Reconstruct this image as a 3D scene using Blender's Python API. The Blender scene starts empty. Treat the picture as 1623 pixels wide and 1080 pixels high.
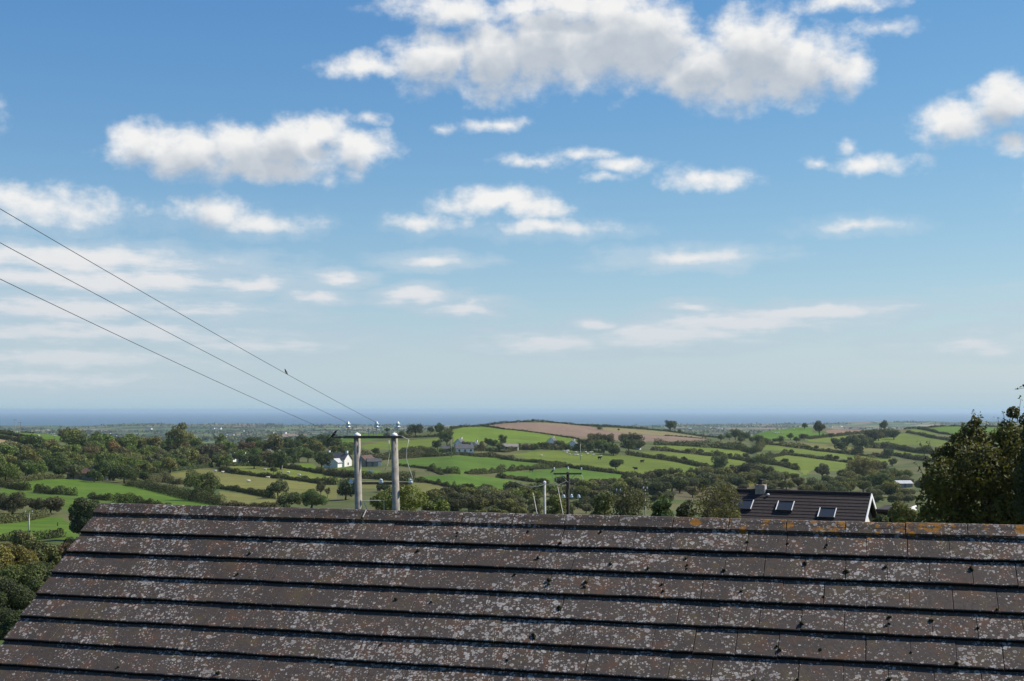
import bpy, math, random
import numpy as np
from mathutils import Vector, Matrix

sc = bpy.context.scene
R_ = math.radians
rng = np.random.default_rng(11)
random.seed(5)

# ------------------------------------------------------------------ camera
F, LEV, CX, CY = 2013.0, 650.2, 811.5, 540.0           # survey camera in photo pixels
TH = math.atan((LEV - CY) / F)
cam = bpy.data.cameras.new('camera')
cam.sensor_width = 36.0
cam.lens = 36.0 * F / 1623.0
cam.clip_start, cam.clip_end = 0.1, 90000.0
camo = bpy.data.objects.new('camera', cam)
camo.location = (0, 0, 0)
camo.rotation_euler = (math.pi / 2 + TH, 0, 0)
sc.collection.objects.link(camo)
sc.camera = camo

# ------------------------------------------------------------------ light, sky, exposure
SUN_AZ, SUN_EL = R_(75), R_(47)                        # azimuth clockwise from the view direction
SUN_STRENGTH, SKY_STRENGTH, EXPOSURE = 4.8, 0.06, 0.5
HAZE_DENSITY = 5.4e-5
sd = Vector((math.sin(SUN_AZ) * math.cos(SUN_EL), math.cos(SUN_AZ) * math.cos(SUN_EL), math.sin(SUN_EL)))
sun = bpy.data.lights.new('sun', 'SUN')
sun.energy, sun.angle, sun.color = SUN_STRENGTH, R_(0.53), (1.0, 0.94, 0.84)
suno = bpy.data.objects.new('sun', sun)
suno.rotation_euler = (-sd).to_track_quat('-Z', 'Y').to_euler()
sc.collection.objects.link(suno)

sc.view_settings.view_transform = 'Standard'
sc.view_settings.look = 'None'
sc.view_settings.gamma = 1.0
sc.view_settings.exposure = EXPOSURE
sc.view_settings.use_curve_mapping = False
sc.render.engine = 'CYCLES'
sc.cycles.use_denoising = True
sc.cycles.max_bounces = 6
sc.cycles.volume_bounces = 1
sc.cycles.transparent_max_bounces = 6
sc.cycles.use_adaptive_sampling = False


def pix_dir(px, py):
    a, b = (px - CX) / F, (CY - py) / F
    return Vector((a, math.cos(TH) - b * math.sin(TH), math.sin(TH) + b * math.cos(TH)))


def azel(px, py):
    v = pix_dir(px, py).normalized()
    return math.degrees(math.atan2(v.x, v.y)), math.degrees(math.asin(v.z))


class NT:
    """short-hand for building node trees"""
    def __init__(s, tree):
        s.t = tree

    def n(s, typ, ins=None, **kw):
        nd = s.t.nodes.new(typ)
        for k, v in kw.items():
            setattr(nd, k, v)
        for k, v in (ins or {}).items():
            sk = nd.inputs[k]
            if isinstance(v, bpy.types.NodeSocket):
                s.t.links.new(v, sk)
            else:
                sk.default_value = v
        return nd

    def m(s, op, a, b=None, c=None, clamp=False):
        d = {0: a}
        if b is not None: d[1] = b
        if c is not None: d[2] = c
        return s.n('ShaderNodeMath', d, operation=op, use_clamp=clamp).outputs[0]

    def vm(s, op, a, b=None):
        d = {0: a}
        if b is not None: d[1] = b
        nd = s.n('ShaderNodeVectorMath', d, operation=op)
        return nd.outputs['Value'] if op in ('LENGTH', 'DOT_PRODUCT') else nd.outputs[0]

    def mix(s, f, a, b, typ='MIX'):
        nd = s.n('ShaderNodeMix', {0: f}, data_type='RGBA', blend_type=typ)
        for k, v in ((6, a), (7, b)):
            if isinstance(v, bpy.types.NodeSocket): s.t.links.new(v, nd.inputs[k])
            else: nd.inputs[k].default_value = (*v, 1) if len(v) == 3 else v
        return nd.outputs[2]

    def rng(s, v, a, b, c=0.0, d=1.0, smooth=True):
        return s.n('ShaderNodeMapRange', {0: v, 1: a, 2: b, 3: c, 4: d},
                   interpolation_type='SMOOTHSTEP' if smooth else 'LINEAR').outputs[0]

    def noise(s, vec, scale, detail=4, rough=0.55, w=None, dist=0.0):
        return s.n('ShaderNodeTexNoise', {'Vector': vec, 'Scale': scale, 'Detail': detail, 'Roughness': rough,
                                          'Distortion': dist})


world = bpy.data.worlds.new('World')
sc.world = world
world.use_nodes = True
wt = world.node_tree
wt.nodes.clear()
W = NT(wt)

# cloud field: a node group giving cloud thickness for a sky direction (azimuth, elevation in degrees)
# lobes: centre x, y, half width, half height (photo pixels), strength
LOBES = [
    # big cumulus across the top
    (585, 108, 72, 24, .95), (690, 98, 80, 52, 1.1), (790, 92, 80, 74, 1.2), (870, 72, 100, 82, 1.3),
    (965, 62, 120, 84, 1.35), (1030, 60, 95, 76, 1.3), (730, 18, 130, 34, .95), (900, 8, 180, 30, 1.0),
    (1110, 112, 95, 56, 1.2), (1195, 92, 95, 80, 1.3), (1265, 108, 105, 62, 1.2), (1335, 106, 62, 32, 1.0),
    (1175, 145, 80, 32, 1.0),
    # left cumulus
    (222, 232, 62, 42, 1.1), (300, 245, 95, 44, 1.15), (385, 238, 85, 50, 1.2), (462, 232, 85, 50, 1.2),
    (512, 212, 52, 38, 1.1), (562, 236, 72, 34, 1.0), (420, 268, 150, 24, .9),
    # scattered small clouds
    (590, 188, 24, 15, .7), (785, 198, 60, 13, .62), (700, 201, 30, 11, .55),
    (845, 254, 72, 13, .6), (930, 244, 60, 12, .6), (985, 260, 66, 15, .66), (962, 280, 34, 10, .5),
    (1125, 282, 88, 22, .72), (1510, 190, 72, 34, 1.05), (1602, 158, 66, 46, 1.15), (1606, 226, 36, 24, 1.0),
    (1385, 262, 72, 20, .62), (1300, 258, 22, 12, .55), (1345, 235, 22, 14, .5), (1355, 360, 78, 15, .66),
    (340, 335, 72, 32, .9), (410, 350, 110, 22, .85), (60, 325, 150, 40, .8), (130, 335, 80, 26, .7),
    (785, 320, 115, 26, .95), (840, 332, 70, 22, .9), (680, 352, 66, 17, .85), (875, 361, 120, 17, .8),
    (1090, 408, 125, 20, .78), (685, 412, 80, 16, .72), (1340, 4, 90, 16, .72), (1405, 45, 60, 16, .66),
    # low layered cloud on the left
    (100, 410, 300, 28, 0.96), (170, 445, 330, 24, 1.00), (390, 448, 95, 18, 1.00), (120, 490, 380, 26, 0.94),
    (500, 470, 62, 14, 0.96), (535, 440, 62, 14, 0.89), (120, 530, 420, 24, 0.92), (60, 570, 380, 22, 0.89),
    (60, 600, 330, 18, 0.84), (660, 468, 74, 20, 1.00), (740, 490, 76, 17, 0.96), (400, 545, 220, 22, 0.76),
    # long streak to the right
    (1290, 492, 170, 18, 1.12), (1180, 512, 200, 22, 1.08), (1050, 532, 190, 30, 1.02), (850, 546, 150, 26, 0.92),
    (950, 514, 72, 17, 1.06), (1100, 490, 60, 12, 0.94), (1560, 545, 150, 26, 0.74),
    # the same kind of sky carries on outside the frame
    (-260, 150, 190, 60, 1.1), (-520, 330, 260, 50, .9), (-350, 470, 300, 30, .65), (1880, 260, 210, 60, 1.1),
    (2150, 90, 240, 80, 1.2), (1950, 470, 280, 26, .66), (400, -210, 220, 90, 1.2), (1350, -260, 260, 100, 1.2),
    (2500, 380, 260, 40, .8), (-900, 180, 240, 80, 1.1),
]


def cloud_group(name, lobes, detail):
    """node group: cloud thickness D (with fine edges, if detail) and smooth bulk S for a sky direction"""
    cg = bpy.data.node_groups.new(name, 'ShaderNodeTree')
    cg.interface.new_socket('P', in_out='INPUT', socket_type='NodeSocketVector')
    cg.interface.new_socket('D', in_out='OUTPUT', socket_type='NodeSocketFloat')
    cg.interface.new_socket('S', in_out='OUTPUT', socket_type='NodeSocketFloat')
    G = NT(cg)
    gi = cg.nodes.new('NodeGroupInput'); go = cg.nodes.new('NodeGroupOutput')
    P = gi.outputs[0]
    wn = G.noise(P, .42, 4 if detail else 2, .55)
    Pw = G.vm('ADD', P, G.vm('MULTIPLY', G.vm('SUBTRACT', wn.outputs['Color'], (.5, .5, .5)), (2.2, 1.0, 0)))
    cur = None
    for (x, y, hw, hh, s_) in lobes:
        ca, ce = azel(x, y)
        wa, he = hw / F * 57.3, hh / F * 57.3
        q = G.vm('MULTIPLY', G.vm('SUBTRACT', Pw, (ca, ce, 0)), (1 / wa, 1 / he, 0))
        v = G.m('MULTIPLY_ADD', G.vm('LENGTH', q), -s_ * .9, s_)
        cur = v if cur is None else G.m('MAXIMUM', cur, v)
    if detail:
        ge = G.n('ShaderNodeSeparateXYZ', {0: P}).outputs[1]
        low = G.rng(ge, 4.5, 9.5, 1, 0)                 # low clouds are seen edge on: drawn out sideways
        n1 = G.noise(G.vm('MULTIPLY', P, (1, 1.3, 0)), .75, 8, .57)
        n3 = G.noise(G.vm('MULTIPLY', P, (.30, 1.6, 0)), 1.15, 7, .62)
        nn = G.n('ShaderNodeMix', {0: low, 2: n1.outputs[0], 3: n3.outputs[0]}, data_type='FLOAT').outputs[0]
        cg.links.new(G.m('ADD', cur, G.m('MULTIPLY', G.m('SUBTRACT', nn, .5), 1.5)), go.inputs[0])
    sm = G.noise(P, .62, 3, .5).outputs[0]
    cg.links.new(G.m('ADD', cur, G.m('MULTIPLY', G.m('SUBTRACT', sm, .5), 1.3)), go.inputs[1])
    return cg


cg = cloud_group('cloud_field', LOBES, True)
cg_big = cloud_group('cloud_bulk', [q for q in LOBES if q[3] >= 30 and q[4] >= .9], False)

tc = W.n('ShaderNodeTexCoord')
sep = W.n('ShaderNodeSeparateXYZ', {0: tc.outputs['Generated']})
az = W.m('MULTIPLY', W.m('ARCTAN2', sep.outputs[0], sep.outputs[1]), 57.29578)
el = W.m('MULTIPLY', W.m('ARCSINE', sep.outputs[2]), 57.29578)
p0 = W.n('ShaderNodeCombineXYZ', {0: az, 1: el, 2: 0.0}).outputs[0]
g0 = W.n('ShaderNodeGroup', {0: p0}, node_tree=cg)
g1 = W.n('ShaderNodeGroup', {0: W.vm('ADD', p0, (.15, .95, 0))}, node_tree=cg_big)
f0 = g0.outputs[0]
alpha = W.rng(f0, -.05, .80)
thin = W.rng(el, 5.0, 10.0, .45, 0)                     # low layers are thin and drawn out
alpha = W.m('MAXIMUM', alpha, W.m('MULTIPLY', W.rng(f0, -.35, .25), thin))
alpha = W.m('MULTIPLY', alpha, W.rng(el, .2, 6.0, .55, 1.0))
sky = W.n('ShaderNodeTexSky', sky_type='NISHITA', sun_disc=False, sun_elevation=SUN_EL, sun_rotation=SUN_AZ,
          altitude=80.0, air_density=1.0, dust_density=0.0, ozone_density=5.0)
skc = W.n('ShaderNodeHueSaturation', {'Saturation': 1.10, 'Value': 1.19, 'Color': sky.outputs[0]}).outputs[0]
# moist air low over the sea
hzf = W.m('MULTIPLY', W.m('POWER', 2.718, W.m('MULTIPLY', W.m('MAXIMUM', el, 0.0), -.24)), .98)
sc3 = W.n('ShaderNodeSeparateXYZ', {0: W.vm('MULTIPLY', skc, (.95, 1.14, 1.12))})
skc = W.n('ShaderNodeCombineXYZ', {i: W.m('MULTIPLY', W.m('POWER', sc3.outputs[i], p_), g_) for i, (p_, g_) in enumerate(((1.12, 1.068), (.87, 1.257), (.55, 2.523)))}).outputs[0]
skc = W.mix(hzf, skc, (4.75, 6.8, 8.05))
# cloud light: the side turned to the sun is bright, deep bases greyer
over = W.rng(g1.outputs[1], .05, .95)                   # cloud standing between this point and the light above
lit = W.rng(W.m('SUBTRACT', f0, g0.outputs[1]), -.35, .35)
shade = W.m('ADD', W.m('SUBTRACT', .92, W.m('MULTIPLY', over, .92)), W.m('MULTIPLY', lit, .14), clamp=True)
ccol = W.mix(shade, (5.7, 6.4, 7.3), (10.6, 10.6, 10.5))
ccol = W.mix(W.rng(el, 3.0, 10.5, .9, 0), ccol, W.mix(W.rng(f0, .05, .85), (5.2, 6.4, 7.8), (8.3, 8.6, 9.1)))
SKYMIX = W.mix(alpha, skc, ccol)
bg = W.n('ShaderNodeBackground', {'Color': SKYMIX, 'Strength': SKY_STRENGTH})
wo = W.n('ShaderNodeOutputWorld', {0: bg.outputs[0]})
world.cycles.sampling_method = 'MANUAL'
world.cycles.sample_map_resolution = 512

# ------------------------------------------------------------------ helpers
COL = sc.collection


def link(o, parent=None):
    COL.objects.link(o)
    if parent is not None:
        o.parent = parent
    return o


def tag(o, label=None, cat=None, group=None, kind=None):
    if label: o['label'] = label
    if cat: o['category'] = cat
    if group: o['group'] = group
    if kind: o['kind'] = kind
    return o


def empty(name, loc, rz=0.0, label=None, cat=None, group=None):
    o = bpy.data.objects.new(name, None)
    o.empty_display_size = .2
    o.location = loc
    o.rotation_euler = (0, 0, rz)
    link(o)
    return tag(o, label, cat, group)


def np_mesh(name, verts, faces, mat, attrs=None, smooth=False):
    """verts (n,3); faces (m,k) with constant k"""
    me = bpy.data.meshes.new(name)
    verts = np.asarray(verts, np.float32); faces = np.asarray(faces, np.int32)
    m, k = faces.shape
    me.vertices.add(len(verts)); me.vertices.foreach_set('co', verts.ravel())
    me.loops.add(m * k); me.loops.foreach_set('vertex_index', faces.ravel())
    me.polygons.add(m); me.polygons.foreach_set('loop_start', np.arange(0, m * k, k, dtype=np.int32))
    for nm, (dom, val) in (attrs or {}).items():
        a = me.attributes.new(nm, 'FLOAT', dom); a.data.foreach_set('value', np.asarray(val, np.float32))
    me.polygons.foreach_set('use_smooth', np.full(m, smooth))
    me.update(calc_edges=True)
    if mat: me.materials.append(mat)
    return me


class MB:
    """collects polygons of any size into one mesh"""
    def __init__(s): s.v, s.f = [], []

    def add(s, v, f):
        b = len(s.v); s.v += [tuple(p) for p in v]; s.f += [tuple(b + i for i in q) for q in f]; return s

    def box(s, x0, x1, y0, y1, z0, z1):
        return s.add([(x0, y0, z0), (x1, y0, z0), (x1, y1, z0), (x0, y1, z0), (x0, y0, z1), (x1, y0, z1), (x1, y1, z1), (x0, y1, z1)],
                     [(0, 3, 2, 1), (4, 5, 6, 7), (0, 1, 5, 4), (1, 2, 6, 5), (2, 3, 7, 6), (3, 0, 4, 7)])

    def tube(s, pts, rad, n=8, caps=True):
        pts = [Vector(p) for p in pts]
        rads = rad if isinstance(rad, (list, tuple)) else [rad] * len(pts)
        rings = []; b = len(s.v)
        for i, p in enumerate(pts):
            t = (pts[min(i + 1, len(pts) - 1)] - pts[max(i - 1, 0)]).normalized()
            u = t.cross(Vector((0, 0, 1)) if abs(t.z) < .95 else Vector((1, 0, 0))).normalized(); w = t.cross(u)
            for j in range(n):
                a = 2 * math.pi * j / n
                s.v.append(tuple(p + (u * math.cos(a) + w * math.sin(a)) * rads[i]))
        for i in range(len(pts) - 1):
            for j in range(n):
                a, c = b + i * n + j, b + i * n + (j + 1) % n
                s.f.append((a, c, c + n, a + n))
        if caps:
            s.f.append(tuple(b + j for j in reversed(range(n))))
            s.f.append(tuple(b + (len(pts) - 1) * n + j for j in range(n)))
        return s

    def lathe(s, prof, at=(0, 0, 0), n=10):
        b = len(s.v)
        for r, z in prof:
            for j in range(n):
                a = 2 * math.pi * j / n
                s.v.append((at[0] + r * math.cos(a), at[1] + r * math.sin(a), at[2] + z))
        for i in range(len(prof) - 1):
            for j in range(n):
                a, c = b + i * n + j, b + i * n + (j + 1) % n
                s.f.append((a, c, c + n, a + n))
        s.f.append(tuple(b + j for j in reversed(range(n))))
        s.f.append(tuple(b + (len(prof) - 1) * n + j for j in range(n)))
        return s

    def blob(s, c, r, n=10, m=7):
        prof = [(max(.02, math.sin(math.pi * i / m)), -math.cos(math.pi * i / m)) for i in range(m + 1)]
        t = MB().lathe(prof, n=n)
        return s.add([(c[0] + p[0] * r[0], c[1] + p[1] * r[1], c[2] + p[2] * r[2]) for p in t.v], t.f)

    def mesh(s, name, mat, smooth=False):
        me = bpy.data.meshes.new(name); me.from_pydata(s.v, [], s.f); me.update()
        if mat: me.materials.append(mat)
        if smooth: me.polygons.foreach_set('use_smooth', [True] * len(me.polygons))
        return me

    def build(s, name, mat, parent=None, smooth=False):
        return link(bpy.data.objects.new(name, s.mesh(name, mat, smooth)), parent)


def copy_tree(o, parent=None):
    c = o.copy(); link(c, parent)
    for ch in o.children: copy_tree(ch, c)
    return c


# ------------------------------------------------------------------ materials
def mat_new(name):
    m = bpy.data.materials.new(name); m.use_nodes = True
    t = m.node_tree; t.nodes.clear()
    return m, NT(t), t.nodes.new('ShaderNodeOutputMaterial')


def simple(name, col, rough=.7, var=.25, scale=8.0, spec=.3, metal=0.0, bump=0.0):
    m, N, out = mat_new(name)
    co = N.n('ShaderNodeTexCoord').outputs['Object']
    nz = N.noise(co, scale, 5, .6)
    f = N.rng(nz.outputs[0], .3, .7, 1 - var, 1 + var * .6, False)
    c = N.vm('SCALE', col) if False else N.n('ShaderNodeVectorMath', {0: col, 'Scale': f}, operation='SCALE').outputs[0]
    b = N.n('ShaderNodeBsdfPrincipled', {'Base Color': c, 'Roughness': rough, 'Specular IOR Level': spec, 'Metallic': metal})
    if bump:
        bp = N.n('ShaderNodeBump', {'Strength': bump, 'Height': nz.outputs[0], 'Distance': .01})
        m.node_tree.links.new(bp.outputs[0], b.inputs['Normal'])
    m.node_tree.links.new(b.outputs[0], out.inputs[0])
    return m


def foliage_mat(name, translucent=.22):
    """leaf colour = object colour, varied leaf by leaf"""
    m, N, out = mat_new(name)
    oi = N.n('ShaderNodeObjectInfo')
    at = N.n('ShaderNodeAttribute', attribute_name='leaf').outputs['Fac']
    hs = N.n('ShaderNodeHueSaturation', {'Hue': N.rng(at, 0, 1, .485, .515, False), 'Saturation': N.rng(at, 0, 1, .85, 1.1, False),
                                         'Value': N.rng(at, 0, 1, .42, 2.3, False), 'Color': oi.outputs['Color']})
    # a share of autumn leaves
    gold = N.rng(at, .82, .95)
    c = N.mix(N.m('MULTIPLY', gold, .45), hs.outputs[0], (.22, .16, .035))
    d = N.n('ShaderNodeBsdfPrincipled', {'Base Color': c, 'Roughness': .62, 'Specular IOR Level': .22})
    t = N.n('ShaderNodeBsdfTranslucent', {'Color': N.mix(.5, c, (.25, .25, .03))})
    mx = N.n('ShaderNodeMixShader', {0: translucent, 1: d.outputs[0], 2: t.outputs[0]})
    m.node_tree.links.new(mx.outputs[0], out.inputs[0])
    return m


def field_mat(name):
    """grass or soil in the colour of the object, with patchy growth and faint mowing lines"""
    m, N, out = mat_new(name)
    oi = N.n('ShaderNodeObjectInfo')
    ps = N.n('ShaderNodeNewGeometry').outputs['Position']
    a = N.noise(ps, .018, 5, .6).outputs[0]
    b = N.noise(ps, .25, 5, .65).outputs[0]
    rot = N.n('ShaderNodeVectorRotate', {'Vector': ps, 'Angle': .45}, rotation_type='Z_AXIS').outputs[0]
    st = N.noise(N.vm('MULTIPLY', rot, (.02, .35, .02)), 1.0, 3, .5).outputs[0]
    v = N.m('MULTIPLY', N.rng(a, .3, .7, .84, 1.16, False), N.rng(b, .25, .75, .80, 1.2, False))
    v = N.m('MULTIPLY', v, N.rng(st, .3, .7, .87, 1.12, False))
    c = N.n('ShaderNodeVectorMath', {0: oi.outputs['Color'], 'Scale': v}, operation='SCALE').outputs[0]
    c = N.mix(N.rng(a, .5, .72, 0, .55), c, N.mix(.4, c, (.15, .14, .03)))
    bp = N.n('ShaderNodeBump', {'Strength': .6, 'Height': b, 'Distance': .6})
    bs = N.n('ShaderNodeBsdfPrincipled', {'Base Color': c, 'Roughness': .9, 'Specular IOR Level': .1, 'Normal': bp.outputs[0]})
    m.node_tree.links.new(bs.outputs[0], out.inputs[0])
    return m


def ground_mat():
    """rough pasture near by; a patchwork of small fields, hedges and woods on the far plain"""
    m, N, out = mat_new('rough_ground')
    ps = N.n('ShaderNodeNewGeometry').outputs['Position']
    a = N.noise(ps, .03, 6, .62).outputs[0]
    b = N.noise(ps, .4, 4, .6).outputs[0]
    near = N.mix(N.rng(a, .38, .62), (.055, .075, .022), (.115, .10, .045))
    near = N.mix(N.rng(b, .4, .7, 0, .5), near, (.05, .085, .02))
    flat = N.vm('MULTIPLY', ps, (1, .55, 0))
    warp = N.noise(flat, .0016, 3, .5).outputs['Color']
    fp = N.vm('ADD', flat, N.n('ShaderNodeVectorMath', {0: warp, 'Scale': 260.0}, operation='SCALE').outputs[0])
    vo = N.n('ShaderNodeTexVoronoi', {'Vector': fp, 'Scale': .0062, 'Randomness': .9}, feature='F1')
    ve = N.n('ShaderNodeTexVoronoi', {'Vector': fp, 'Scale': .0062, 'Randomness': .9}, feature='DISTANCE_TO_EDGE')
    h = N.n('ShaderNodeSeparateColor', {0: vo.outputs['Color']})
    c = N.mix(N.rng(h.outputs[0], .25, .6), (.05, .10, .022), (.095, .125, .040))
    c = N.mix(N.rng(h.outputs[1], .72, .78), c, (.24, .20, .10))
    c = N.mix(N.rng(h.outputs[2], .80, .83), c, (.19, .13, .085))
    wood = N.noise(flat, .0045, 5, .65).outputs[0]
    c = N.mix(N.rng(wood, .50, .55), c, (.020, .032, .016))
    c = N.mix(N.rng(ve.outputs['Distance'], .035, .07, 1, 0), c, (.02, .034, .014))
    dist = N.vm('LENGTH', ps)
    col = N.mix(N.rng(dist, 1500, 1800), near, c)
    bp = N.n('ShaderNodeBump', {'Strength': .7, 'Height': b, 'Distance': .5})
    bs = N.n('ShaderNodeBsdfPrincipled', {'Base Color': col, 'Roughness': .92, 'Specular IOR Level': .1, 'Normal': bp.outputs[0]})
    m.node_tree.links.new(bs.outputs[0], out.inputs[0])
    return m


def sea_mat():
    m, N, out = mat_new('sea_water')
    ps = N.n('ShaderNodeNewGeometry').outputs['Position']
    nz = N.noise(N.vm('MULTIPLY', ps, (.0004, .0012, 0)), 1.0, 4, .6).outputs[0]
    wv = N.noise(ps, .02, 4, .6).outputs[0]
    c = N.mix(N.rng(nz, .35, .65), (.012, .055, .115), (.02, .075, .14))
    bp = N.n('ShaderNodeBump', {'Strength': 1.0, 'Height': wv, 'Distance': 8.0})
    b = N.n('ShaderNodeBsdfPrincipled', {'Base Color': c, 'Roughness': .45, 'IOR': 1.33, 'Specular IOR Level': .35, 'Normal': bp.outputs[0]})
    m.node_tree.links.new(b.outputs[0], out.inputs[0])
    return m


def tile_mat(name, ridge=False):
    """weathered brown concrete tile: grain, rusty and green staining, pale lichen rings, orange lichen"""
    m, N, out = mat_new(name)
    ps = N.n('ShaderNodeNewGeometry').outputs['Position']
    oi = N.n('ShaderNodeObjectInfo')
    rn = oi.outputs['Random']
    g = N.noise(ps, 130, 3, .7).outputs[0]
    g2 = N.noise(ps, 38, 5, .65).outputs[0]
    mid = N.noise(ps, 6.5, 6, .65).outputs[0]
    big = N.noise(ps, 1.7, 4, .6).outputs[0]
    base = N.mix(N.rng(rn, 0, 1, 0, 1, False), (.045, .034, .027), (.072, .055, .044))
    base = N.mix(N.rng(g2, .35, .7), base, (.040, .031, .028))
    base = N.mix(N.rng(mid, .48, .66, 0, .75), base, (.105, .048, .022))          # rusty
    grn = N.noise(N.vm('ADD', ps, (7, 3, 1)), 5.0, 5, .65).outputs[0]
    base = N.mix(N.rng(grn, .52, .68, 0, .7), base, (.080, .058, .024))          # olive algae
    base = N.mix(N.rng(g, .35, .72, 0, .5), base, (.085, .074, .070))              # sand grain
    dk = N.noise(N.vm('ADD', ps, (1, 9, 4)), 17, 4, .7).outputs[0]
    base = N.mix(N.rng(dk, .60, .74, 0, .75), base, (.014, .013, .013))           # dark algae specks
    col = base
    wob = N.n('ShaderNodeVectorMath', {0: N.noise(ps, 45, 3, .6).outputs['Color'], 'Scale': .022}, operation='SCALE').outputs[0]
    pw = N.vm('ADD', ps, wob)
    dens = N.rng(N.m('ADD', big, N.m('MULTIPLY', N.m('SUBTRACT', mid, .5), .7)), .30, .64, .3, 1.22, False)
    for sc_, r0, amt, ringy, off in ((64, .36, .9, 0.0, 0), (38, .37, .9, .3, 3.1), (21, .33, .85, .75, 8.7)):
        v = N.n('ShaderNodeTexVoronoi', {'Vector': N.vm('ADD', pw, (off, off * .7, -off)), 'Scale': sc_}, feature='F1')
        sp = N.n('ShaderNodeSeparateColor', {0: v.outputs['Color']})
        rad = N.m('MULTIPLY', N.m('MULTIPLY', N.rng(sp.outputs[0], .38, 1, 0, r0 * 1.5, False), dens), 1.0)
        e = N.m('DIVIDE', v.outputs['Distance'], N.m('MAXIMUM', rad, .002))
        mask = N.rng(e, .82, 1.05, 1, 0)
        if ringy:
            centre = N.rng(e, .25, .62, 1 - ringy * .8, 1)
            mask = N.m('MULTIPLY', mask, centre)
        mask = N.m('MULTIPLY', mask, N.rng(g2, .25, .5, .35, 1))
        tone = N.mix(sp.outputs[1], (.22, .20, .185), (.36, .335, .31))
        col = N.mix(N.m('MULTIPLY', mask, amt), col, tone)
    # orange lichen, mostly along the ridge where birds perch
    sx = N.n('ShaderNodeSeparateXYZ', {0: ps})
    org = N.noise(N.vm('ADD', ps, (3, 8, 2)), 7.5, 6, .7).outputs[0]
    hgt = N.rng(sx.outputs[2], -1.22, -.78, 0, 1)
    right = N.rng(sx.outputs[0], .2, 2.4, .3, 1)
    lim = N.m('SUBTRACT', .80, N.m('MULTIPLY', N.m('MULTIPLY', hgt, right), .35))
    om = N.rng(N.m('SUBTRACT', org, lim), 0, .035)
    om = N.m('MULTIPLY', om, N.rng(g2, .3, .55, .3, 1))
    col = N.mix(om, col, N.mix(g2, (.17, .065, .008), (.30, .14, .015)))
    bh = N.m('ADD', N.m('MULTIPLY', g, .5), g2)
    bp = N.n('ShaderNodeBump', {'Strength': .55, 'Height': bh, 'Distance': .006})
    bs = N.n('ShaderNodeBsdfPrincipled', {'Base Color': col, 'Roughness': .88, 'Specular IOR Level': .2, 'Normal': bp.outputs[0]})
    m.node_tree.links.new(bs.outputs[0], out.inputs[0])
    return m


M = {
    'leaf': foliage_mat('leaves'), 'field': field_mat('field_surface'), 'ground': ground_mat(), 'sea': sea_mat(),
    'tile': tile_mat('roof_tile_concrete'),
    'bark': simple('bark', (.075, .06, .045), .9, .4, 3.0, .1, bump=.5),
    'pole': simple('weathered_pole', (.30, .27, .23), .85, .35, 5.0, .15, bump=.4),
    'palepole': simple('pale_pole', (.42, .40, .34), .85, .25, 5.0, .15),
    'darkpole': simple('creosoted_pole', (.035, .028, .024), .8, .3, 5.0, .2),
    'arm': simple('crossarm_timber', (.12, .10, .085), .85, .3, 6.0, .15),
    'steel': simple('galvanised_steel', (.38, .38, .38), .5, .2, 9.0, .5, .6),
    'glass': simple('glazed_insulator', (.50, .58, .64), .12, .1, 5.0, .8),
    'white': simple('white_paint', (.80, .79, .76), .6, .08, 2.0, .3),
    'cable': simple('pale_cable', (.55, .52, .45), .6, .1, 9.0),
    'wire': simple('line_wire', (.10, .10, .11), .55, .1, 3.0, .4, .5),
    'render': simple('white_render', (.78, .76, .71), .85, .1, .6, .15),
    'stone': simple('grey_stone', (.30, .27, .23), .9, .35, 2.0, .1),
    'slate': simple('slate_roof', (.075, .075, .082), .7, .3, 1.2, .3),
    'redroof': simple('brown_roof', (.10, .06, .05), .8, .3, 1.2, .2),
    'paleroof': simple('pale_sheet_roof', (.42, .42, .42), .6, .15, 1.0, .4),
    'btile': simple('dark_roof_tile', (.040, .030, .028), .8, .35, 6.0, .2),
    'pane': simple('window_pane', (.03, .035, .04), .06, .1, 1.0, .6),
    'skypane': simple('skylight_pane', (.03, .034, .04), .35, .1, 1.0, .5),
    'brick': simple('chimney_brick', (.34, .27, .22), .9, .3, 7.0, .1),
    'clay': simple('clay_pot', (.05, .045, .045), .8, .2, 5.0, .2),
    'wool': simple('wool', (.62, .58, .50), .95, .15, 5.0, .05),
    'hide': simple('dark_hide', (.02, .017, .016), .8, .3, 3.0, .15),
    'feather': simple('black_feathers', (.012, .012, .015), .55, .2, 20.0, .4),
    'beak': simple('beak_horn', (.03, .03, .03), .4, .1, 20.0, .4),
    'moss': simple('moss', (.028, .030, .014), .95, .4, 60.0, .05, bump=.6),
    'felt': simple('roof_underlay', (.02, .018, .017), .95, .2, 8.0, .05),
    'edge': simple('tile_edge_shade', (.010, .009, .008), .95, .3, 30.0, .05),  # near-black, paints the shade under tile tails and ridge caps
    'mortar': simple('mortar', (.34, .32, .29), .95, .2, 20.0, .05),
    'fascia': simple('brown_bargeboard', (.06, .045, .035), .7, .2, 4.0, .2),
    'door': simple('painted_door', (.10, .12, .15), .5, .1, 4.0, .3),
    'rust': simple('red_brown_sheet', (.26, .09, .05), .8, .2, 2.0, .1),
}

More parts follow.
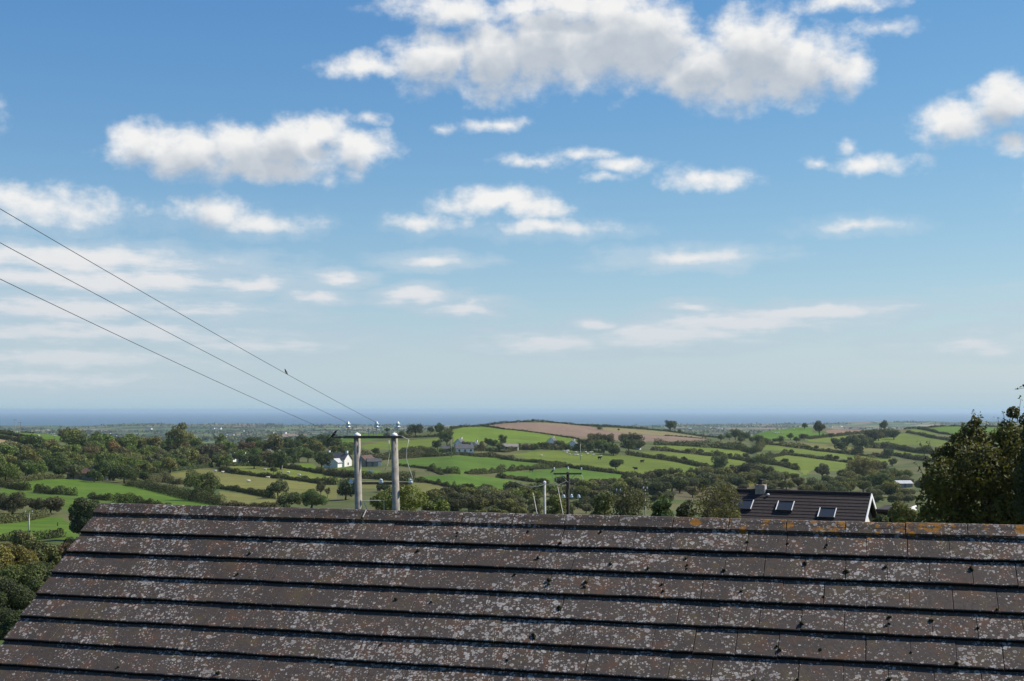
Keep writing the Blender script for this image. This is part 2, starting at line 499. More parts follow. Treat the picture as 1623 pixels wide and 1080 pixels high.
# ------------------------------------------------------------------ terrain shape
_cpx = np.array([-400, 0, 50, 95, 140, 200, 300, 400, 500, 560, 600, 650, 700, 720, 760, 800, 850, 900, 950, 1000, 1060, 1110, 1150,
                 1190, 1200, 1230, 1270, 1300, 1340, 1380, 1430, 1480, 1530, 1623, 2000.])
_cpy = np.array([686, 683.5, 687, 690, 697, 703, 706, 706, 700, 689.5, 687, 685, 680.5, 678, 676.5, 671, 668.3, 671.5, 676, 679.5, 684, 691.5,
                 694, 692, 687, 681, 677.5, 678.5, 681, 682, 681, 676.5, 675.5, 675, 676.])
_cdx = np.array([-400, 0, 300, 500, 600, 720, 850, 1000, 1150, 1300, 1500, 2000.])
_cdd = np.array([820, 850, 860, 920, 1020, 1040, 1120, 1200, 1280, 1320, 1400, 1400.])
_ffx = np.array([-400, 0, 50, 75, 110, 150, 175, 230, 255, 290, 340, 420, 500, 600, 700, 900, 1000, 1060, 1100, 1200, 1250, 1300, 1360, 1400,
                 1470, 1510, 1560, 1623, 2000.])
_ffy = np.array([675, 675, 676, 674.2, 676.5, 675, 673, 671, 671, 673.5, 671.3, 673, 674, 674, 674, 673.5, 675, 673, 672.3, 672.3, 671, 671.5,
                 668.8, 668, 667.5, 669.5, 668, 668, 668.])
COLS = {  # photo column: (distance, photo row of the ground there)
    0: [(15, 1650), (60, 1010), (100, 945), (150, 880), (220, 832), (300, 797), (380, 770), (480, 745), (620, 715), (750, 697)],
    200: [(15, 1650), (60, 1010), (100, 945), (150, 885), (220, 838), (300, 803), (350, 786), (420, 768), (500, 752), (600, 732), (720, 715)],
    400: [(15, 1620), (60, 985), (100, 920), (150, 870), (220, 832), (300, 805), (380, 785), (450, 768), (550, 748), (650, 735), (780, 717)],
    600: [(15, 1600), (60, 975), (100, 905), (150, 862), (220, 828), (300, 806), (400, 783), (480, 762), (560, 743), (660, 728), (780, 713), (900, 698)],
    700: [(15, 1600), (60, 970), (100, 905), (150, 862), (220, 832), (300, 812), (380, 788), (450, 768), (520, 751), (600, 736), (680, 724), (780, 710), (900, 694)],
    850: [(15, 1600), (60, 965), (100, 905), (150, 862), (220, 835), (300, 815), (380, 797), (450, 782), (520, 765), (600, 749), (700, 730), (800, 714), (880, 702), (980, 687)],
    1000: [(15, 1600), (60, 965), (100, 905), (150, 862), (220, 836), (300, 817), (400, 797), (480, 780), (560, 764), (650, 745), (750, 727), (850, 713), (950, 701), (1080, 690)],
    1150: [(15, 1600), (60, 965), (100, 905), (150, 862), (220, 840), (300, 822), (400, 803), (500, 784), (600, 763), (700, 745), (800, 729), (900, 716), (1000, 705), (1130, 698)],
    1300: [(15, 1600), (60, 965), (100, 905), (150, 865), (220, 842), (300, 824), (400, 805), (500, 786), (600, 766), (700, 749), (800, 734), (900, 721), (1000, 710), (1130, 698), (1230, 686)],
    1450: [(15, 1600), (60, 965), (100, 905), (150, 865), (220, 842), (300, 824), (400, 805), (500, 786), (600, 767), (700, 751), (800, 737), (900, 724), (1000, 713), (1150, 699), (1280, 687)],
    1700: [(15, 1600), (60, 965), (100, 905), (150, 865), (220, 842), (300, 824), (400, 805), (500, 786), (600, 767), (700, 751), (800, 737), (900, 724), (1000, 713), (1150, 699), (1280, 687)],
}
_S = np.concatenate([np.geomspace(.008, .2, 30), np.linspace(.21, 1, 80)])
_keys = sorted(COLS)
_Q = []
for k in _keys:
    dc, pc = np.interp(k, _cdx, _cdd), np.interp(k, _cpx, _cpy)
    a = np.array(COLS[k] + [(dc, pc)], float)
    # interpolate z, which is smoother than rows
    z = a[:, 0] * np.tan(TH - np.arctan((a[:, 1] - CY) / F))
    zz = np.interp(_S * dc, a[:, 0], z)
    for _ in range(6): zz[1:-1] = .25 * zz[:-2] + .5 * zz[1:-1] + .25 * zz[2:]
    zl = dc * _S * math.tan(TH - math.atan((pc - CY) / F))
    _Q.append(zz - zl)                                  # height relative to the sight line through the crest
_Q = np.array(_Q)


def vnoise(x, y, s, seed=0):
    xi, yi = np.floor(x / s), np.floor(y / s)
    fx, fy = x / s - xi, y / s - yi
    fx, fy = fx * fx * (3 - 2 * fx), fy * fy * (3 - 2 * fy)
    def h(a, b):
        v = np.sin(a * 127.1 + b * 311.7 + seed * 74.7) * 43758.5453
        return v - np.floor(v)
    return (h(xi, yi) * (1 - fx) + h(xi + 1, yi) * fx) * (1 - fy) + (h(xi, yi + 1) * (1 - fx) + h(xi + 1, yi + 1) * fx) * fy - .5


SEA_Z = -100.0


def ground_z(x, y):
    x, y = np.asarray(x, float), np.asarray(y, float)
    r = np.hypot(x, y)
    a = np.clip(np.arctan2(x, np.maximum(y, 1e-6) * 1.0), -.56, .56)
    a = np.where(y <= 0, np.where(x < 0, -.56, .56), a)
    px = CX + F * np.tan(a)
    dep = r * np.cos(a)
    dc = np.interp(px, _cdx, _cdd); pc = np.interp(px, _cpx, _cpy)
    tc_ = np.tan(TH - np.arctan((pc - CY) / F))
    s = dep / dc
    # bilinear lookup of Q over (column, s)
    kx = np.clip(np.interp(px, _keys, np.arange(len(_keys))), 0, len(_keys) - 1.0001)
    k0 = kx.astype(int); fk = kx - k0; fk = fk * fk * (3 - 2 * fk)
    si = np.clip(np.interp(s, _S, np.arange(len(_S))), 0, len(_S) - 1.0001)
    s0 = si.astype(int); fs = si - s0
    q = (_Q[k0, s0] * (1 - fk) + _Q[k0 + 1, s0] * fk) * (1 - fs) + (_Q[k0, s0 + 1] * (1 - fk) + _Q[k0 + 1, s0 + 1] * fk) * fs
    zn = dep * tc_ + q
    zc = dc * tc_
    # behind the crest: round over, fall to the coastal plain, low hills, coast
    ff = np.interp(px, _ffx, _ffy)
    zr = 6900 * np.tan(TH - np.arctan((ff - CY) / F))
    t = np.clip((dep - dc) / 700, 0, 1)
    zfall = zc - 26 * t * t * (3 - 2 * t) - np.clip((dep - dc), 0, 400) * .012
    zp = np.interp(dep, [2000, 3500, 5200, 6900, 7600, 8600, 12000], [0, 1, 2, 3, 4, 5, 6])
    tab = np.stack([np.full_like(zr, -66.), np.full_like(zr, -77.), -82 + 0 * zr, zr, zr - 9, np.full_like(zr, SEA_Z - 2), np.full_like(zr, SEA_Z - 30)])
    i0 = np.clip(zp.astype(int), 0, 5); f = zp - i0
    zplain = np.take_along_axis(tab, i0[None], 0)[0] * (1 - f) + np.take_along_axis(tab, i0[None] + 1, 0)[0] * f
    hill = vnoise(x, y, 900, 3) * 15 + vnoise(x, y, 380, 5) * 7
    zplain = zplain + hill * np.clip((6300 - dep) / 800, 0, 1)
    w = np.clip((dep - dc - 250) / 900, 0, 1); w = w * w * (3 - 2 * w)
    zb = zfall * (1 - w) + zplain * w
    z = np.where(s <= 1, zn, zb)
    z = z + np.where(s < .93, 1, 0) * (vnoise(x, y, 60, 1) * 1.0 * np.clip((dep - 120) / 200, 0, 1))
    return z


_md = np.geomspace(35, 8800, 2600)


def hit(px, py):
    """ground point seen at a photo pixel (or the nearest ground to that sight line, on a crest)"""
    v = pix_dir(px, py)
    P_ = np.outer(_md, np.array(v) / v.y)
    g = P_[:, 2] - ground_z(P_[:, 0], P_[:, 1])
    below = np.nonzero(g < 0)[0]
    lim = np.interp(px, _cdx, _cdd) * 1.05
    if len(below) and _md[below[0]] < lim + 2500 * (py < 0):
        i = below[0]
    else:
        k = _md < lim
        i = int(np.argmin(np.where(k, np.abs(g) / _md, 9)))
    p = P_[i]
    return Vector((p[0], p[1], float(ground_z(p[0:1], p[1:2])[0])))


def at(px, py, dep):
    v = pix_dir(px, py)
    return v * (dep / v.y)


def gz(x, y):
    return float(ground_z(np.array([x]), np.array([y]))[0])


WIN = dict(A=(0, 655), B=(200, 660), C=(400, 670), D=(600, 670), E=(800, 655), F=(1000, 655), G=(1200, 655), H=(1400, 600.0))


def zp(w, *pts):
    """survey-window coordinates (7.377 units per photo pixel) to photo pixels"""
    ox, oy = WIN[w]
    k = 7.278 if w == 'H' else 7.377
    return [(ox + p[0] / k, oy + p[1] / k) for p in pts]

# ------------------------------------------------------------------ ground, fields, sea
BRIGHT, LIGHT, PALE, DEEP = (.066, .118, .012), (.100, .130, .018), (.130, .128, .036), (.045, .085, .014)
SOIL, STUB, TAN, HEATH = (.175, .120, .088), (.165, .140, .068), (.21, .16, .085), (.085, .072, .04)
FIELDS = []


def fld(label, col, *parts):
    FIELDS.append((label, col, [p for w, pts in parts for p in zp(w, *pts)]))


fld('bright green meadow curving below the woods on the left', BRIGHT,
    ('A', [(130, 830), (220, 800), (480, 775), (740, 768), (1000, 795), (1300, 830), (1623, 860)]),
    ('B', [(200, 835), (400, 880), (700, 960), (1110, 1040), (700, 1110), (330, 1075), (0, 1050)]),
    ('A', [(1300, 1030), (950, 980), (600, 950), (420, 930), (100, 880)]))
fld('green meadow between the broken hedge and the dark thorn bushes', (0.066, 0.108, 0.013),
    ('A', [(0, 870), (420, 935), (600, 955), (950, 985), (1300, 1035), (1900, 1120), (1000, 1240), (700, 1100), (0, 1060)]))
FIELDS.append(('small bright green paddock behind the thin pole at far left', BRIGHT,
               [(-60, 833), (0, 829), (40, 824), (70, 819), (96, 820), (118, 834), (128, 852), (60, 857), (0, 858), (-60, 858)]))
fld('yellow stubble corner at the left edge under the hill hedge', TAN, ('A', [(-400, 300), (0, 305), (150, 330), (250, 350), (60, 385), (-400, 390)]))
fld('green hilltop pasture with sheep on the left skyline', BRIGHT,
    ('A', [(-300, 190), (0, 205), (250, 215), (420, 232), (600, 245), (720, 268), (720, 320), (480, 320), (300, 285), (100, 240), (0, 225), (-300, 222)]))
fld('pale meadow rising to the roadside hedge behind the big field tree', PALE,
    ('B', [(420, 690), (850, 622), (950, 630), (1090, 650), (1350, 690), (1623, 715)]),
    ('C', [(230, 650), (430, 675), (700, 710), (985, 735), (985, 890), (870, 880), (520, 840), (250, 880), (0, 830)]),
    ('B', [(1400, 880), (1080, 800), (700, 720)]))
fld('thin pale strip of pasture below the rusty trees', (0.114, 0.133, 0.024),
    ('B', [(1090, 602), (1300, 585), (1623, 580)]), ('C', [(0, 510), (350, 530), (750, 590), (1050, 650), (980, 690), (430, 640), (0, 590)]), ('B', [(1400, 650), (1100, 615)]))
fld('pale lower meadow right of the big field tree', PALE,
    ('B', [(1090, 868), (1300, 900), (1623, 955)]), ('C', [(200, 890), (310, 915), (200, 965), (0, 930)]), ('B', [(1400, 1035), (1250, 1035), (1110, 985)]))
fld('bright green field far behind the twin poles', BRIGHT, ('C', [(960, 195), (1110, 255), (1300, 225), (1560, 175)]), ('D', [(60, 165), (110, 105), (-150, 118), (-330, 140)]))
fld('sunlit pasture slope behind the right twin pole', LIGHT, ('C', [(1260, 275), (1500, 225)]), ('D', [(0, 225), (240, 215), (700, 180), (720, 215), (600, 290), (450, 295), (230, 315), (0, 310), (-150, 310)]))
fld('lime green hill pasture below the ploughed field', (0.101, 0.151, 0.016),
    ('D', [(880, 215), (850, 95), (1000, 52), (1200, 47), (1400, 72), (1475, 78)]), ('E', [(0, 190), (300, 225), (600, 265), (860, 312), (862, 345), (700, 345), (400, 350), (0, 350)]),
    ('D', [(1230, 240), (900, 260)]))
fld('broad green field below the hillside hamlet', (0.066, 0.116, 0.013),
    ('D', [(240, 440), (500, 418), (900, 388), (1000, 385), (1300, 405), (1480, 425)]), ('E', [(0, 550), (300, 575), (560, 605), (500, 625), (250, 650), (0, 660)]),
    ('D', [(1250, 580), (1030, 592), (950, 598), (600, 543), (240, 503)]))
fld('green field above the scrub in the middle of the valley', (0.064, 0.119, 0.013),
    ('D', [(690, 622), (960, 602), (1390, 645)]), ('E', [(-60, 690), (0, 690), (200, 682), (560, 660), (750, 640), (1100, 690), (1400, 720), (1380, 760), (1180, 800), (1000, 810), (600, 810), (400, 800), (200, 745), (0, 725)]),
    ('D', [(1400, 660), (1500, 800), (1100, 810), (880, 765), (690, 700), (430, 660), (480, 630)]))
fld('small green triangle of grass left of the dark pole', BRIGHT, ('E', [(-200, 765), (0, 770), (200, 812), (150, 840), (0, 890), (-200, 860)]))
fld('dry pale meadow right of the twin poles', PALE, ('D', [(-250, 690), (0, 680), (430, 692), (900, 778), (730, 800), (560, 860), (430, 840), (250, 810), (0, 770), (-250, 770)]))
fld('ploughed brown field on the hilltop', SOIL, ('D', [(1180, 38), (1300, 22), (1475, 5)]), ('E', [(0, 112), (150, 104), (600, 120), (1000, 156), (1140, 200), (1400, 228)]),
    ('F', [(220, 258), (400, 268), (890, 294), (880, 330), (620, 330), (240, 330), (0, 330)]), ('E', [(1330, 320), (1100, 290), (860, 296), (600, 262), (300, 220), (0, 182)]), ('D', [(1475, 80), (1350, 62)]))
fld('strip of pale stubble along the crest below the lone tree', STUB, ('E', [(1140, 166), (1480, 186)]), ('F', [(0, 186), (450, 222), (870, 290), (750, 288), (220, 253), (0, 232)]), ('E', [(1390, 230), (1140, 202)]))
fld('sheep pasture in the middle of the hillside', LIGHT, ('E', [(110, 482), (300, 452), (600, 437), (850, 452), (1150, 478), (1475, 505)]),
    ('F', [(130, 505), (500, 570), (930, 650), (680, 680), (380, 720), (270, 710), (0, 705)]), ('E', [(1300, 690), (1200, 665), (700, 590), (300, 545), (120, 495)]))
fld('upper pale green strip field right of the dark tree clump', (0.104, 0.137, 0.019), ('F', [(280, 378), (800, 393), (1000, 408), (1250, 428), (1475, 462)]),
    ('G', [(0, 465 - 100), (170, 380), (500, 420), (930, 470), (1540, 530), (1640, 540), (1640, 590), (1540, 580), (1140, 545), (800, 505), (450, 465), (300, 440), (0, 432)]), ('F', [(1200, 510), (900, 460), (700, 430), (290, 405)]))
fld('second green strip field down the right hillside', LIGHT, ('F', [(70, 450), (500, 462), (1000, 512), (1475, 575)]),
    ('G', [(0, 462), (450, 505), (1080, 585), (1050, 650), (900, 680), (650, 660), (560, 730), (480, 660), (350, 560), (0, 530)]), ('F', [(1475, 640), (1200, 660), (950, 620), (700, 545), (130, 482)]))
fld('green slope left of the chimney below the thorn hedge', (0.083, 0.116, 0.018), ('G', [(-150, 560), (0, 575), (440, 665), (540, 725), (450, 760), (200, 700), (0, 660), (-200, 640)]))
fld('green knoll with sheep on the right skyline', (0.068, 0.129, 0.013), ('G', [(-150, 262), (0, 232), (200, 192), (500, 160), (650, 160), (655, 228), (820, 236), (800, 270), (600, 300), (350, 300), (200, 310), (0, 290), (-150, 300)]))
fld('small ploughed field beside the dark copse on the right crest', SOIL, ('G', [(815, 200), (1000, 182), (1265, 190), (1262, 218), (1050, 243), (900, 253), (815, 228)]))
fld('narrow light green field under the ploughed patch', LIGHT, ('G', [(610, 312), (1000, 270), (1225, 253), (1150, 292), (990, 312), (840, 348), (610, 335)]))
fld('pale strip above the long right hand hedge', PALE, ('G', [(150, 346), (600, 350), (900, 372), (1060, 382), (1640, 440), (1640, 478), (1200, 445), (920, 435), (600, 392), (250, 365)]))
fld('green field beside the scrubby bank on the right', LIGHT, ('G', [(1300, 345), (1400, 295), (1475, 280)]), ('H', [(0, 676), (240, 638), (560, 690), (800, 740), (800, 790), (200, 765), (0, 745)]), ('G', [(1450, 350), (1320, 372)]))
fld('light green wedge on the right skyline', LIGHT, ('H', [(270, 602), (400, 578), (620, 640), (560, 662), (300, 622)]))
fld('green hilltop field left of the near dark tree', (0.069, 0.122, 0.014), ('H', [(520, 590), (700, 550), (960, 556), (1500, 560), (1500, 640), (900, 640), (650, 632)]))
fld('little green strip half hidden by the near dark tree', LIGHT, ('H', [(80, 828), (410, 868), (900, 930), (900, 980), (380, 905), (100, 872)]))
fld('brownish heath between the scrub and the garden bushes', HEATH, ('F', [(480, 905), (800, 880), (1100, 880), (1300, 860), (1475, 850)]), ('G', [(200, 790), (420, 770), (560, 790), (560, 900), (0, 910)]), ('F', [(1200, 1010), (700, 1020), (480, 990)]))
fld('yellow green rough grass beside the dark hollies', (0.118, 0.119, 0.016), ('F', [(1350, 790), (1470, 785), (1490, 850), (1360, 855)]))
fld('lit lawn between the trunks of the twin trees', (0.090, 0.133, 0.014), ('C', [(500, 520), (560, 480), (700, 480), (760, 520), (740, 550), (560, 540)]))
fld('garden grass in front of the white farmhouse', (0.083, 0.119, 0.018), ('C', [(900, 560), (930, 515), (1110, 515), (1500, 560), (1500, 610), (1300, 600), (1050, 600), (900, 590)]))


def in_poly(x, y, poly):
    c = np.zeros(len(x), bool)
    p = np.array(poly)
    for (x0, y0), (x1, y1) in zip(p, np.roll(p, -1, 0)):
        if y0 == y1: continue
        k = ((y0 > y) != (y1 > y)) & (x < (x1 - x0) * (y - y0) / (y1 - y0) + x0)
        c ^= k
    return c


azs = np.concatenate([np.radians(np.arange(-180, -27, 5.)), np.radians(np.arange(-26, 26.001, .085)), np.radians(np.arange(28, 180.1, 5.))])
ds = np.concatenate([np.geomspace(2.5, 240, 58)[:-1], np.geomspace(240, 1500, 270)[:-1], np.geomspace(1500, 9800, 110)])
AA, DD = np.meshgrid(azs, ds)
gx, gy = DD * np.sin(AA), DD * np.cos(AA)
gzv = ground_z(gx, gy)
nA, nD = len(azs), len(ds)
V = np.stack([gx, gy, gzv], -1).reshape(-1, 3)
ii = (np.arange(nD - 1)[:, None] * nA + np.arange(nA - 1)[None]).ravel()
FQ = np.stack([ii, ii + 1, ii + nA + 1, ii + nA], 1)
ctr = V[FQ].mean(1)
cd = ctr[:, 1] * math.cos(TH) + ctr[:, 2] * math.sin(TH)
ok = (ctr[:, 1] > 40)
cdd = np.where(ok, cd, 1)
fpx = CX + F * ctr[:, 0] / cdd
fpy = CY - F * (-ctr[:, 1] * math.sin(TH) + ctr[:, 2] * math.cos(TH)) / cdd
ok &= ctr[:, 1] < np.interp(fpx, _cdx, _cdd) * 1.06
fid = np.zeros(len(FQ), int)
for i, (lab, colr, poly) in enumerate(FIELDS):
    p = np.array(poly)
    k = np.nonzero(ok & (fpx > p[:, 0].min()) & (fpx < p[:, 0].max()) & (fpy > p[:, 1].min()) & (fpy < p[:, 1].max()))[0]
    k = k[in_poly(fpx[k], fpy[k], poly)]
    fid[k] = i + 1
for i in range(len(FIELDS) + 1):
    q = FQ[fid == i]
    if not len(q): continue
    u, inv = np.unique(q, return_inverse=True)
    me = np_mesh('ground' if i == 0 else 'field', V[u], inv.reshape(q.shape), M['ground' if i == 0 else 'field'], smooth=True)
    o = link(bpy.data.objects.new('ground' if i == 0 else 'field', me))
    if i == 0:
        tag(o, 'rolling rough ground and hazy patchwork plain reaching the coast', 'ground', kind='structure')
    else:
        o.color = (*FIELDS[i - 1][1], 1)
        tag(o, FIELDS[i - 1][0], 'field', kind='structure')
# the middle of the sheet, under the viewpoint
mb = MB()
ring = [tuple(V[j]) for j in range(nA - 1)]
mb.add(ring + [(0, 0, float(gzv[0].mean()))], [(j, len(ring), (j + 1) % len(ring))[::-1] for j in range(len(ring))])
tag(mb.build('ground', M['ground']), 'patch of ground below the viewpoint', 'ground', kind='structure')

sa = np.radians(np.arange(-180, 180.1, 2.)); sr = np.array([7200, 9000, 12000, 17000, 24000, 36000, 60000.])
SA, SR = np.meshgrid(sa, sr)
sv = np.stack([SR * np.sin(SA), SR * np.cos(SA), np.full_like(SA, SEA_Z)], -1).reshape(-1, 3)
k = (np.arange(len(sr) - 1)[:, None] * len(sa) + np.arange(len(sa) - 1)[None]).ravel()
so = link(bpy.data.objects.new('sea', np_mesh('sea', sv, np.stack([k, k + 1, k + len(sa) + 1, k + len(sa)], 1)[:, ::-1], M['sea'])))
tag(so, 'calm blue sea meeting the hazy horizon', 'sea', kind='structure')

# ------------------------------------------------------------------ foliage builders
def unit(v): return v / np.maximum(np.linalg.norm(v, axis=1, keepdims=True), 1e-9)


def leaf_quads(pts, out, size, r, jit=.35, narrow=.62):
    """kite shaped leaves or leaf sprays at pts, turned loosely outwards"""
    n = len(pts)
    nr = unit(out * .9 + r.normal(size=(n, 3)) * .75 + np.array([0, 0, .25]))
    t = unit(np.cross(nr, r.normal(size=(n, 3))))
    b = np.cross(nr, t)
    s = (size * r.uniform(.6, 1.4, n))[:, None]
    j = lambda: r.uniform(1 - jit, 1 + jit, (n, 1))
    v0, v2 = pts - t * s * .5 * j(), pts + t * s * .55 * j()
    v1 = pts + b * s * .5 * narrow * j() + nr * s * .1; v3 = pts - b * s * .5 * narrow * j() + nr * s * .1
    return np.stack([v0, v1, v2, v3], 1).reshape(-1, 3)


def leaf_mesh(name, pts, out, size, r, narrow=.62, tone=None):
    n = len(pts)
    lv = r.random(n) if tone is None else .55 * r.random(n) + .45 * tone
    v = leaf_quads(pts, out, size, r, narrow=narrow)
    f = np.arange(4 * n).reshape(n, 4)
    return np_mesh(name, v, f, M['leaf'], {'leaf': ('FACE', lv)})


TONE = [None]


def blob_points(centres, radii, n, r, shell=.55):
    """points in the outer part of a union of ellipsoids; returns points and outward directions"""
    centres, radii = np.asarray(centres, float), np.asarray(radii, float)
    if radii.ndim == 1: radii = np.repeat(radii[:, None], 3, 1)
    w = (radii[:, 0] * radii[:, 2]); w = w / w.sum()
    k = r.choice(len(centres), int(n * 1.5), p=w)
    u = unit(r.normal(size=(len(k), 3)))
    q = r.random(len(k)) ** .6 * (1 - shell) + shell
    p = centres[k] + u * radii[k] * q[:, None]
    # drop points buried deep in another ellipsoid
    deep = np.zeros(len(k), bool)
    for c, rr in zip(centres, radii):
        deep |= (((p - c) / rr) ** 2).sum(1) < .30
    p, u, k = p[~deep][:n], u[~deep][:n], k[~deep][:n]
    TONE[0] = r.random(len(centres))[k]                # each limb's leaves share a tone
    return p, u


def crown_blobs(kind, r):
    """sub crowns of a tree of unit radius"""
    C, Rr = [], []
    if kind == 'tree':
        nb, fz, cz = 24, 1.0, .96
    elif kind == 'tall':
        nb, fz, cz = 18, 1.35, 1.55
    elif kind == 'wide':
        nb, fz, cz = 16, .72, 1.0
    else:                                              # shrub, leafy to the ground
        nb, fz, cz = 22, .72, .62
    for i in range(nb):
        u = unit(r.normal(size=(1, 3)))[0]
        if u[2] < -.55: u[2] *= -.6
        q = r.uniform(.42, .88)
        C.append((u[0] * q, u[1] * q, cz + u[2] * q * fz)); s = r.uniform(.17, .42); Rr.append((s, s, s * .85))
    C.append((0, 0, cz)); Rr.append((.55, .55, .5 * fz))
    return C, Rr


def trunk_mesh(kind, r):
    mb = MB()
    h = {'tree': 1.3, 'tall': 1.7, 'wide': 1.0}.get(kind, .6)
    pts = [(0, 0, -.25), (0, 0, .1), (r.uniform(-.04, .04), r.uniform(-.04, .04), h * .5), (r.uniform(-.08, .08), r.uniform(-.08, .08), h)]
    mb.tube(pts, [.085, .07, .055, .02], 7)
    for i in range(5):
        a = i * 1.257 + r.uniform(-.4, .4); z0 = h * r.uniform(.4, .75)
        e = r.uniform(.4, .65)
        mb.tube([(0, 0, z0), (math.cos(a) * e * .5, math.sin(a) * e * .5, z0 + .22), (math.cos(a) * e, math.sin(a) * e, z0 + .5)], [.035, .025, .008], 5)
    return mb.mesh('trunk', M['bark'], True)


PROTO = {}
for cls, nl, ls, nv in (('far', 800, .20, 4), ('mid', 2600, .125, 4), ('near', 9500, .062, 3)):
    for kind in ('tree', 'tall', 'wide', 'shrub'):
        for i in range(nv if kind != 'wide' else 2):
            C, Rr = crown_blobs(kind, rng)
            p, u = blob_points(C, Rr, nl, rng)
            k = p[:, 2] > .03
            PROTO[(cls, kind, i)] = (leaf_mesh('crown', p[k], u[k], ls, rng, tone=TONE[0][k]), trunk_mesh(kind, rng))
NVAR = dict(far=4, mid=4, near=3)


def plant(pos, R, kind, cls, col, name, label, cat, group=None, squash=1.0):
    """one tree or bush: an Empty at its foot with crown and trunk"""
    i = random.randrange(NVAR[cls] if kind != 'wide' else 2)
    cm, tm = PROTO[(cls, kind, i)]
    t = empty(name, pos, random.uniform(0, 6.28), label, cat, group)
    t.scale = (R * random.uniform(.93, 1.07), R * random.uniform(.93, 1.07), R * squash * random.uniform(.95, 1.05))
    c = link(bpy.data.objects.new('crown', cm), t)
    v = random.uniform(.85, 1.15)
    c.color = (col[0] * v * random.uniform(.92, 1.08), col[1] * v, col[2] * v, 1)
    link(bpy.data.objects.new('trunk', tm), t)
    return t


def near_bush(px, py, r, col, dep, label):
    """a bush close enough to show its sprays: crown lobes at the given place, leafy down to the ground"""
    c0 = at(px, py, dep); R = r * dep / F
    g = Vector((c0.x, c0.y, gz(c0.x, c0.y)))
    t = empty('shrub', g, 0, label, 'bush')
    C, Rr = [], []
    top = max(c0.z - g.z, R * .5)
    for i in range(16):
        u = unit(rng.normal(size=(1, 3)))[0]; q = rng.uniform(.45, .75)
        s = rng.uniform(.28, .46) * R
        C.append((u[0] * q * R, u[1] * q * R, top + u[2] * q * R * .9)); Rr.append((s, s, s * .9))
    z = top - R * .8
    while z > .3:
        for i in range(5):
            a = rng.uniform(0, 6.28); s = rng.uniform(.35, .5) * R
            C.append((math.cos(a) * R * .55, math.sin(a) * R * .55, max(z, s * .7))); Rr.append((s, s, s))
        z -= R * .8
    ls = max(.05, dep * .0016)
    n = int(min(15000, len(C) * (R * .38) ** 2 * 12.6 / (ls * ls * .33) * .9))
    p, u = blob_points(C, Rr, n, rng)
    k = p[:, 2] > .02
    o = link(bpy.data.objects.new('crown', leaf_mesh('crown', p[k], u[k], ls, rng, tone=TONE[0][k])), t)
    o.color = (*col, 1)
    mb = MB()
    for i in range(6):
        c = Vector(C[i]); b = Vector((rng.uniform(-.15, .15) * R, rng.uniform(-.15, .15) * R, -.15))
        mb.tube([b, b.lerp(c, .5) + Vector((0, 0, .1 * R)), c], [.05 * R, .035 * R, .008 * R], 5)
    mb.build('stem', M['bark'], t, True)
    return t


CZ = dict(tree=.96, tall=1.55, wide=1.0, shrub=.62)
GREEN, OLIVE, DARK, RUST, LGREEN, GREY, YELL, BROWN = ((.078, .110, .024), (.112, .115, .034), (.042, .064, .020), (.135, .090, .034), (.110, .140, .036),
                                                       (.095, .098, .048), (.120, .125, .030), (.104, .086, .042))


def grow(px, py, r, kind, col, name, label, cat='tree', group=None, dep=None, squash=1.0):
    """plant so that the crown's centre shows at (px,py) with radius r photo pixels"""
    cls = 'far' if r < 7 else ('mid' if r < 24 else 'near')
    if dep is None:
        g = hit(px, py + CZ[kind] * r * squash * .97)
        R = r * g.y / F
    else:
        g = at(px, py, dep); R = r * dep / F
        g.z = g.z - CZ[kind] * R * squash
        zg = gz(g.x, g.y)
        if g.z > zg - .3:                              # stretch so that it stands on the ground
            top = g.z + CZ[kind] * R * squash + R * .8 * squash
            squash = max(squash, (top - zg) / ((CZ[kind] + .8) * R))
        g.z = zg
    return plant(g, R, kind, cls, col, name, label, cat, group, squash)


def hedge(label, pts, hpx, col, gaps=(), name='hedge', bumpy=.5, wide=1.0, cat='hedge', group=None):
    """a hedgerow along ground points; leaf sprays over an uneven bank"""
    g = [hit(*p) for p in pts]
    seg = [0.0]
    for a, b in zip(g[:-1], g[1:]): seg.append(seg[-1] + (b - a).length)
    L = seg[-1]
    dm = sum(p.y for p in g) / len(g)
    h = hpx * dm / F
    ls = max(.28, dm * .00085)
    w = h * .62 * wide
    n = int(min(16000, max(250, L * (h * 2 + w * 1.4) / (ls * ls * .33) * 1.15)))
    t = rng.random(n) * L
    for a, b in gaps:
        t = t[(t < a * L) | (t > b * L)]
    n = len(t)
    xs = np.interp(t, seg, [p.x for p in g]); ys = np.interp(t, seg, [p.y for p in g])
    tx = np.gradient(np.interp(np.linspace(0, L, 50), seg, [p.x for p in g])); ty = np.gradient(np.interp(np.linspace(0, L, 50), seg, [p.y for p in g]))
    ti = np.linspace(0, L, 50); nx, ny = -np.interp(t, ti, ty), np.interp(t, ti, tx); nn = np.hypot(nx, ny) + 1e-9; nx, ny = nx / nn, ny / nn
    sd_ = rng.integers(0, 999)
    hh = h * (1 + bumpy * (1.5 * vnoise(t, t * 0, h * 3.2, sd_) + .8 * vnoise(t, t * 0, h * 1.1, sd_ + 3)))
    a = rng.random(n) * math.pi
    q = rng.random(n) ** .4
    off = np.cos(a) * w * q; up = np.sin(a) * hh * q
    x, y = xs + nx * off, ys + ny * off
    z = ground_z(x, y) + np.maximum(up, .1)
    base = g[len(g) // 2]
    p = np.stack([x - base.x, y - base.y, z - base.z], 1)
    o = np.stack([nx * np.cos(a), ny * np.cos(a), np.sin(a)], 1)
    ob = bpy.data.objects.new(name, leaf_mesh(name, p, o, ls, rng))
    ob.location = base
    ob.color = (*col, 1)
    link(ob)
    return tag(ob, label, cat, group)

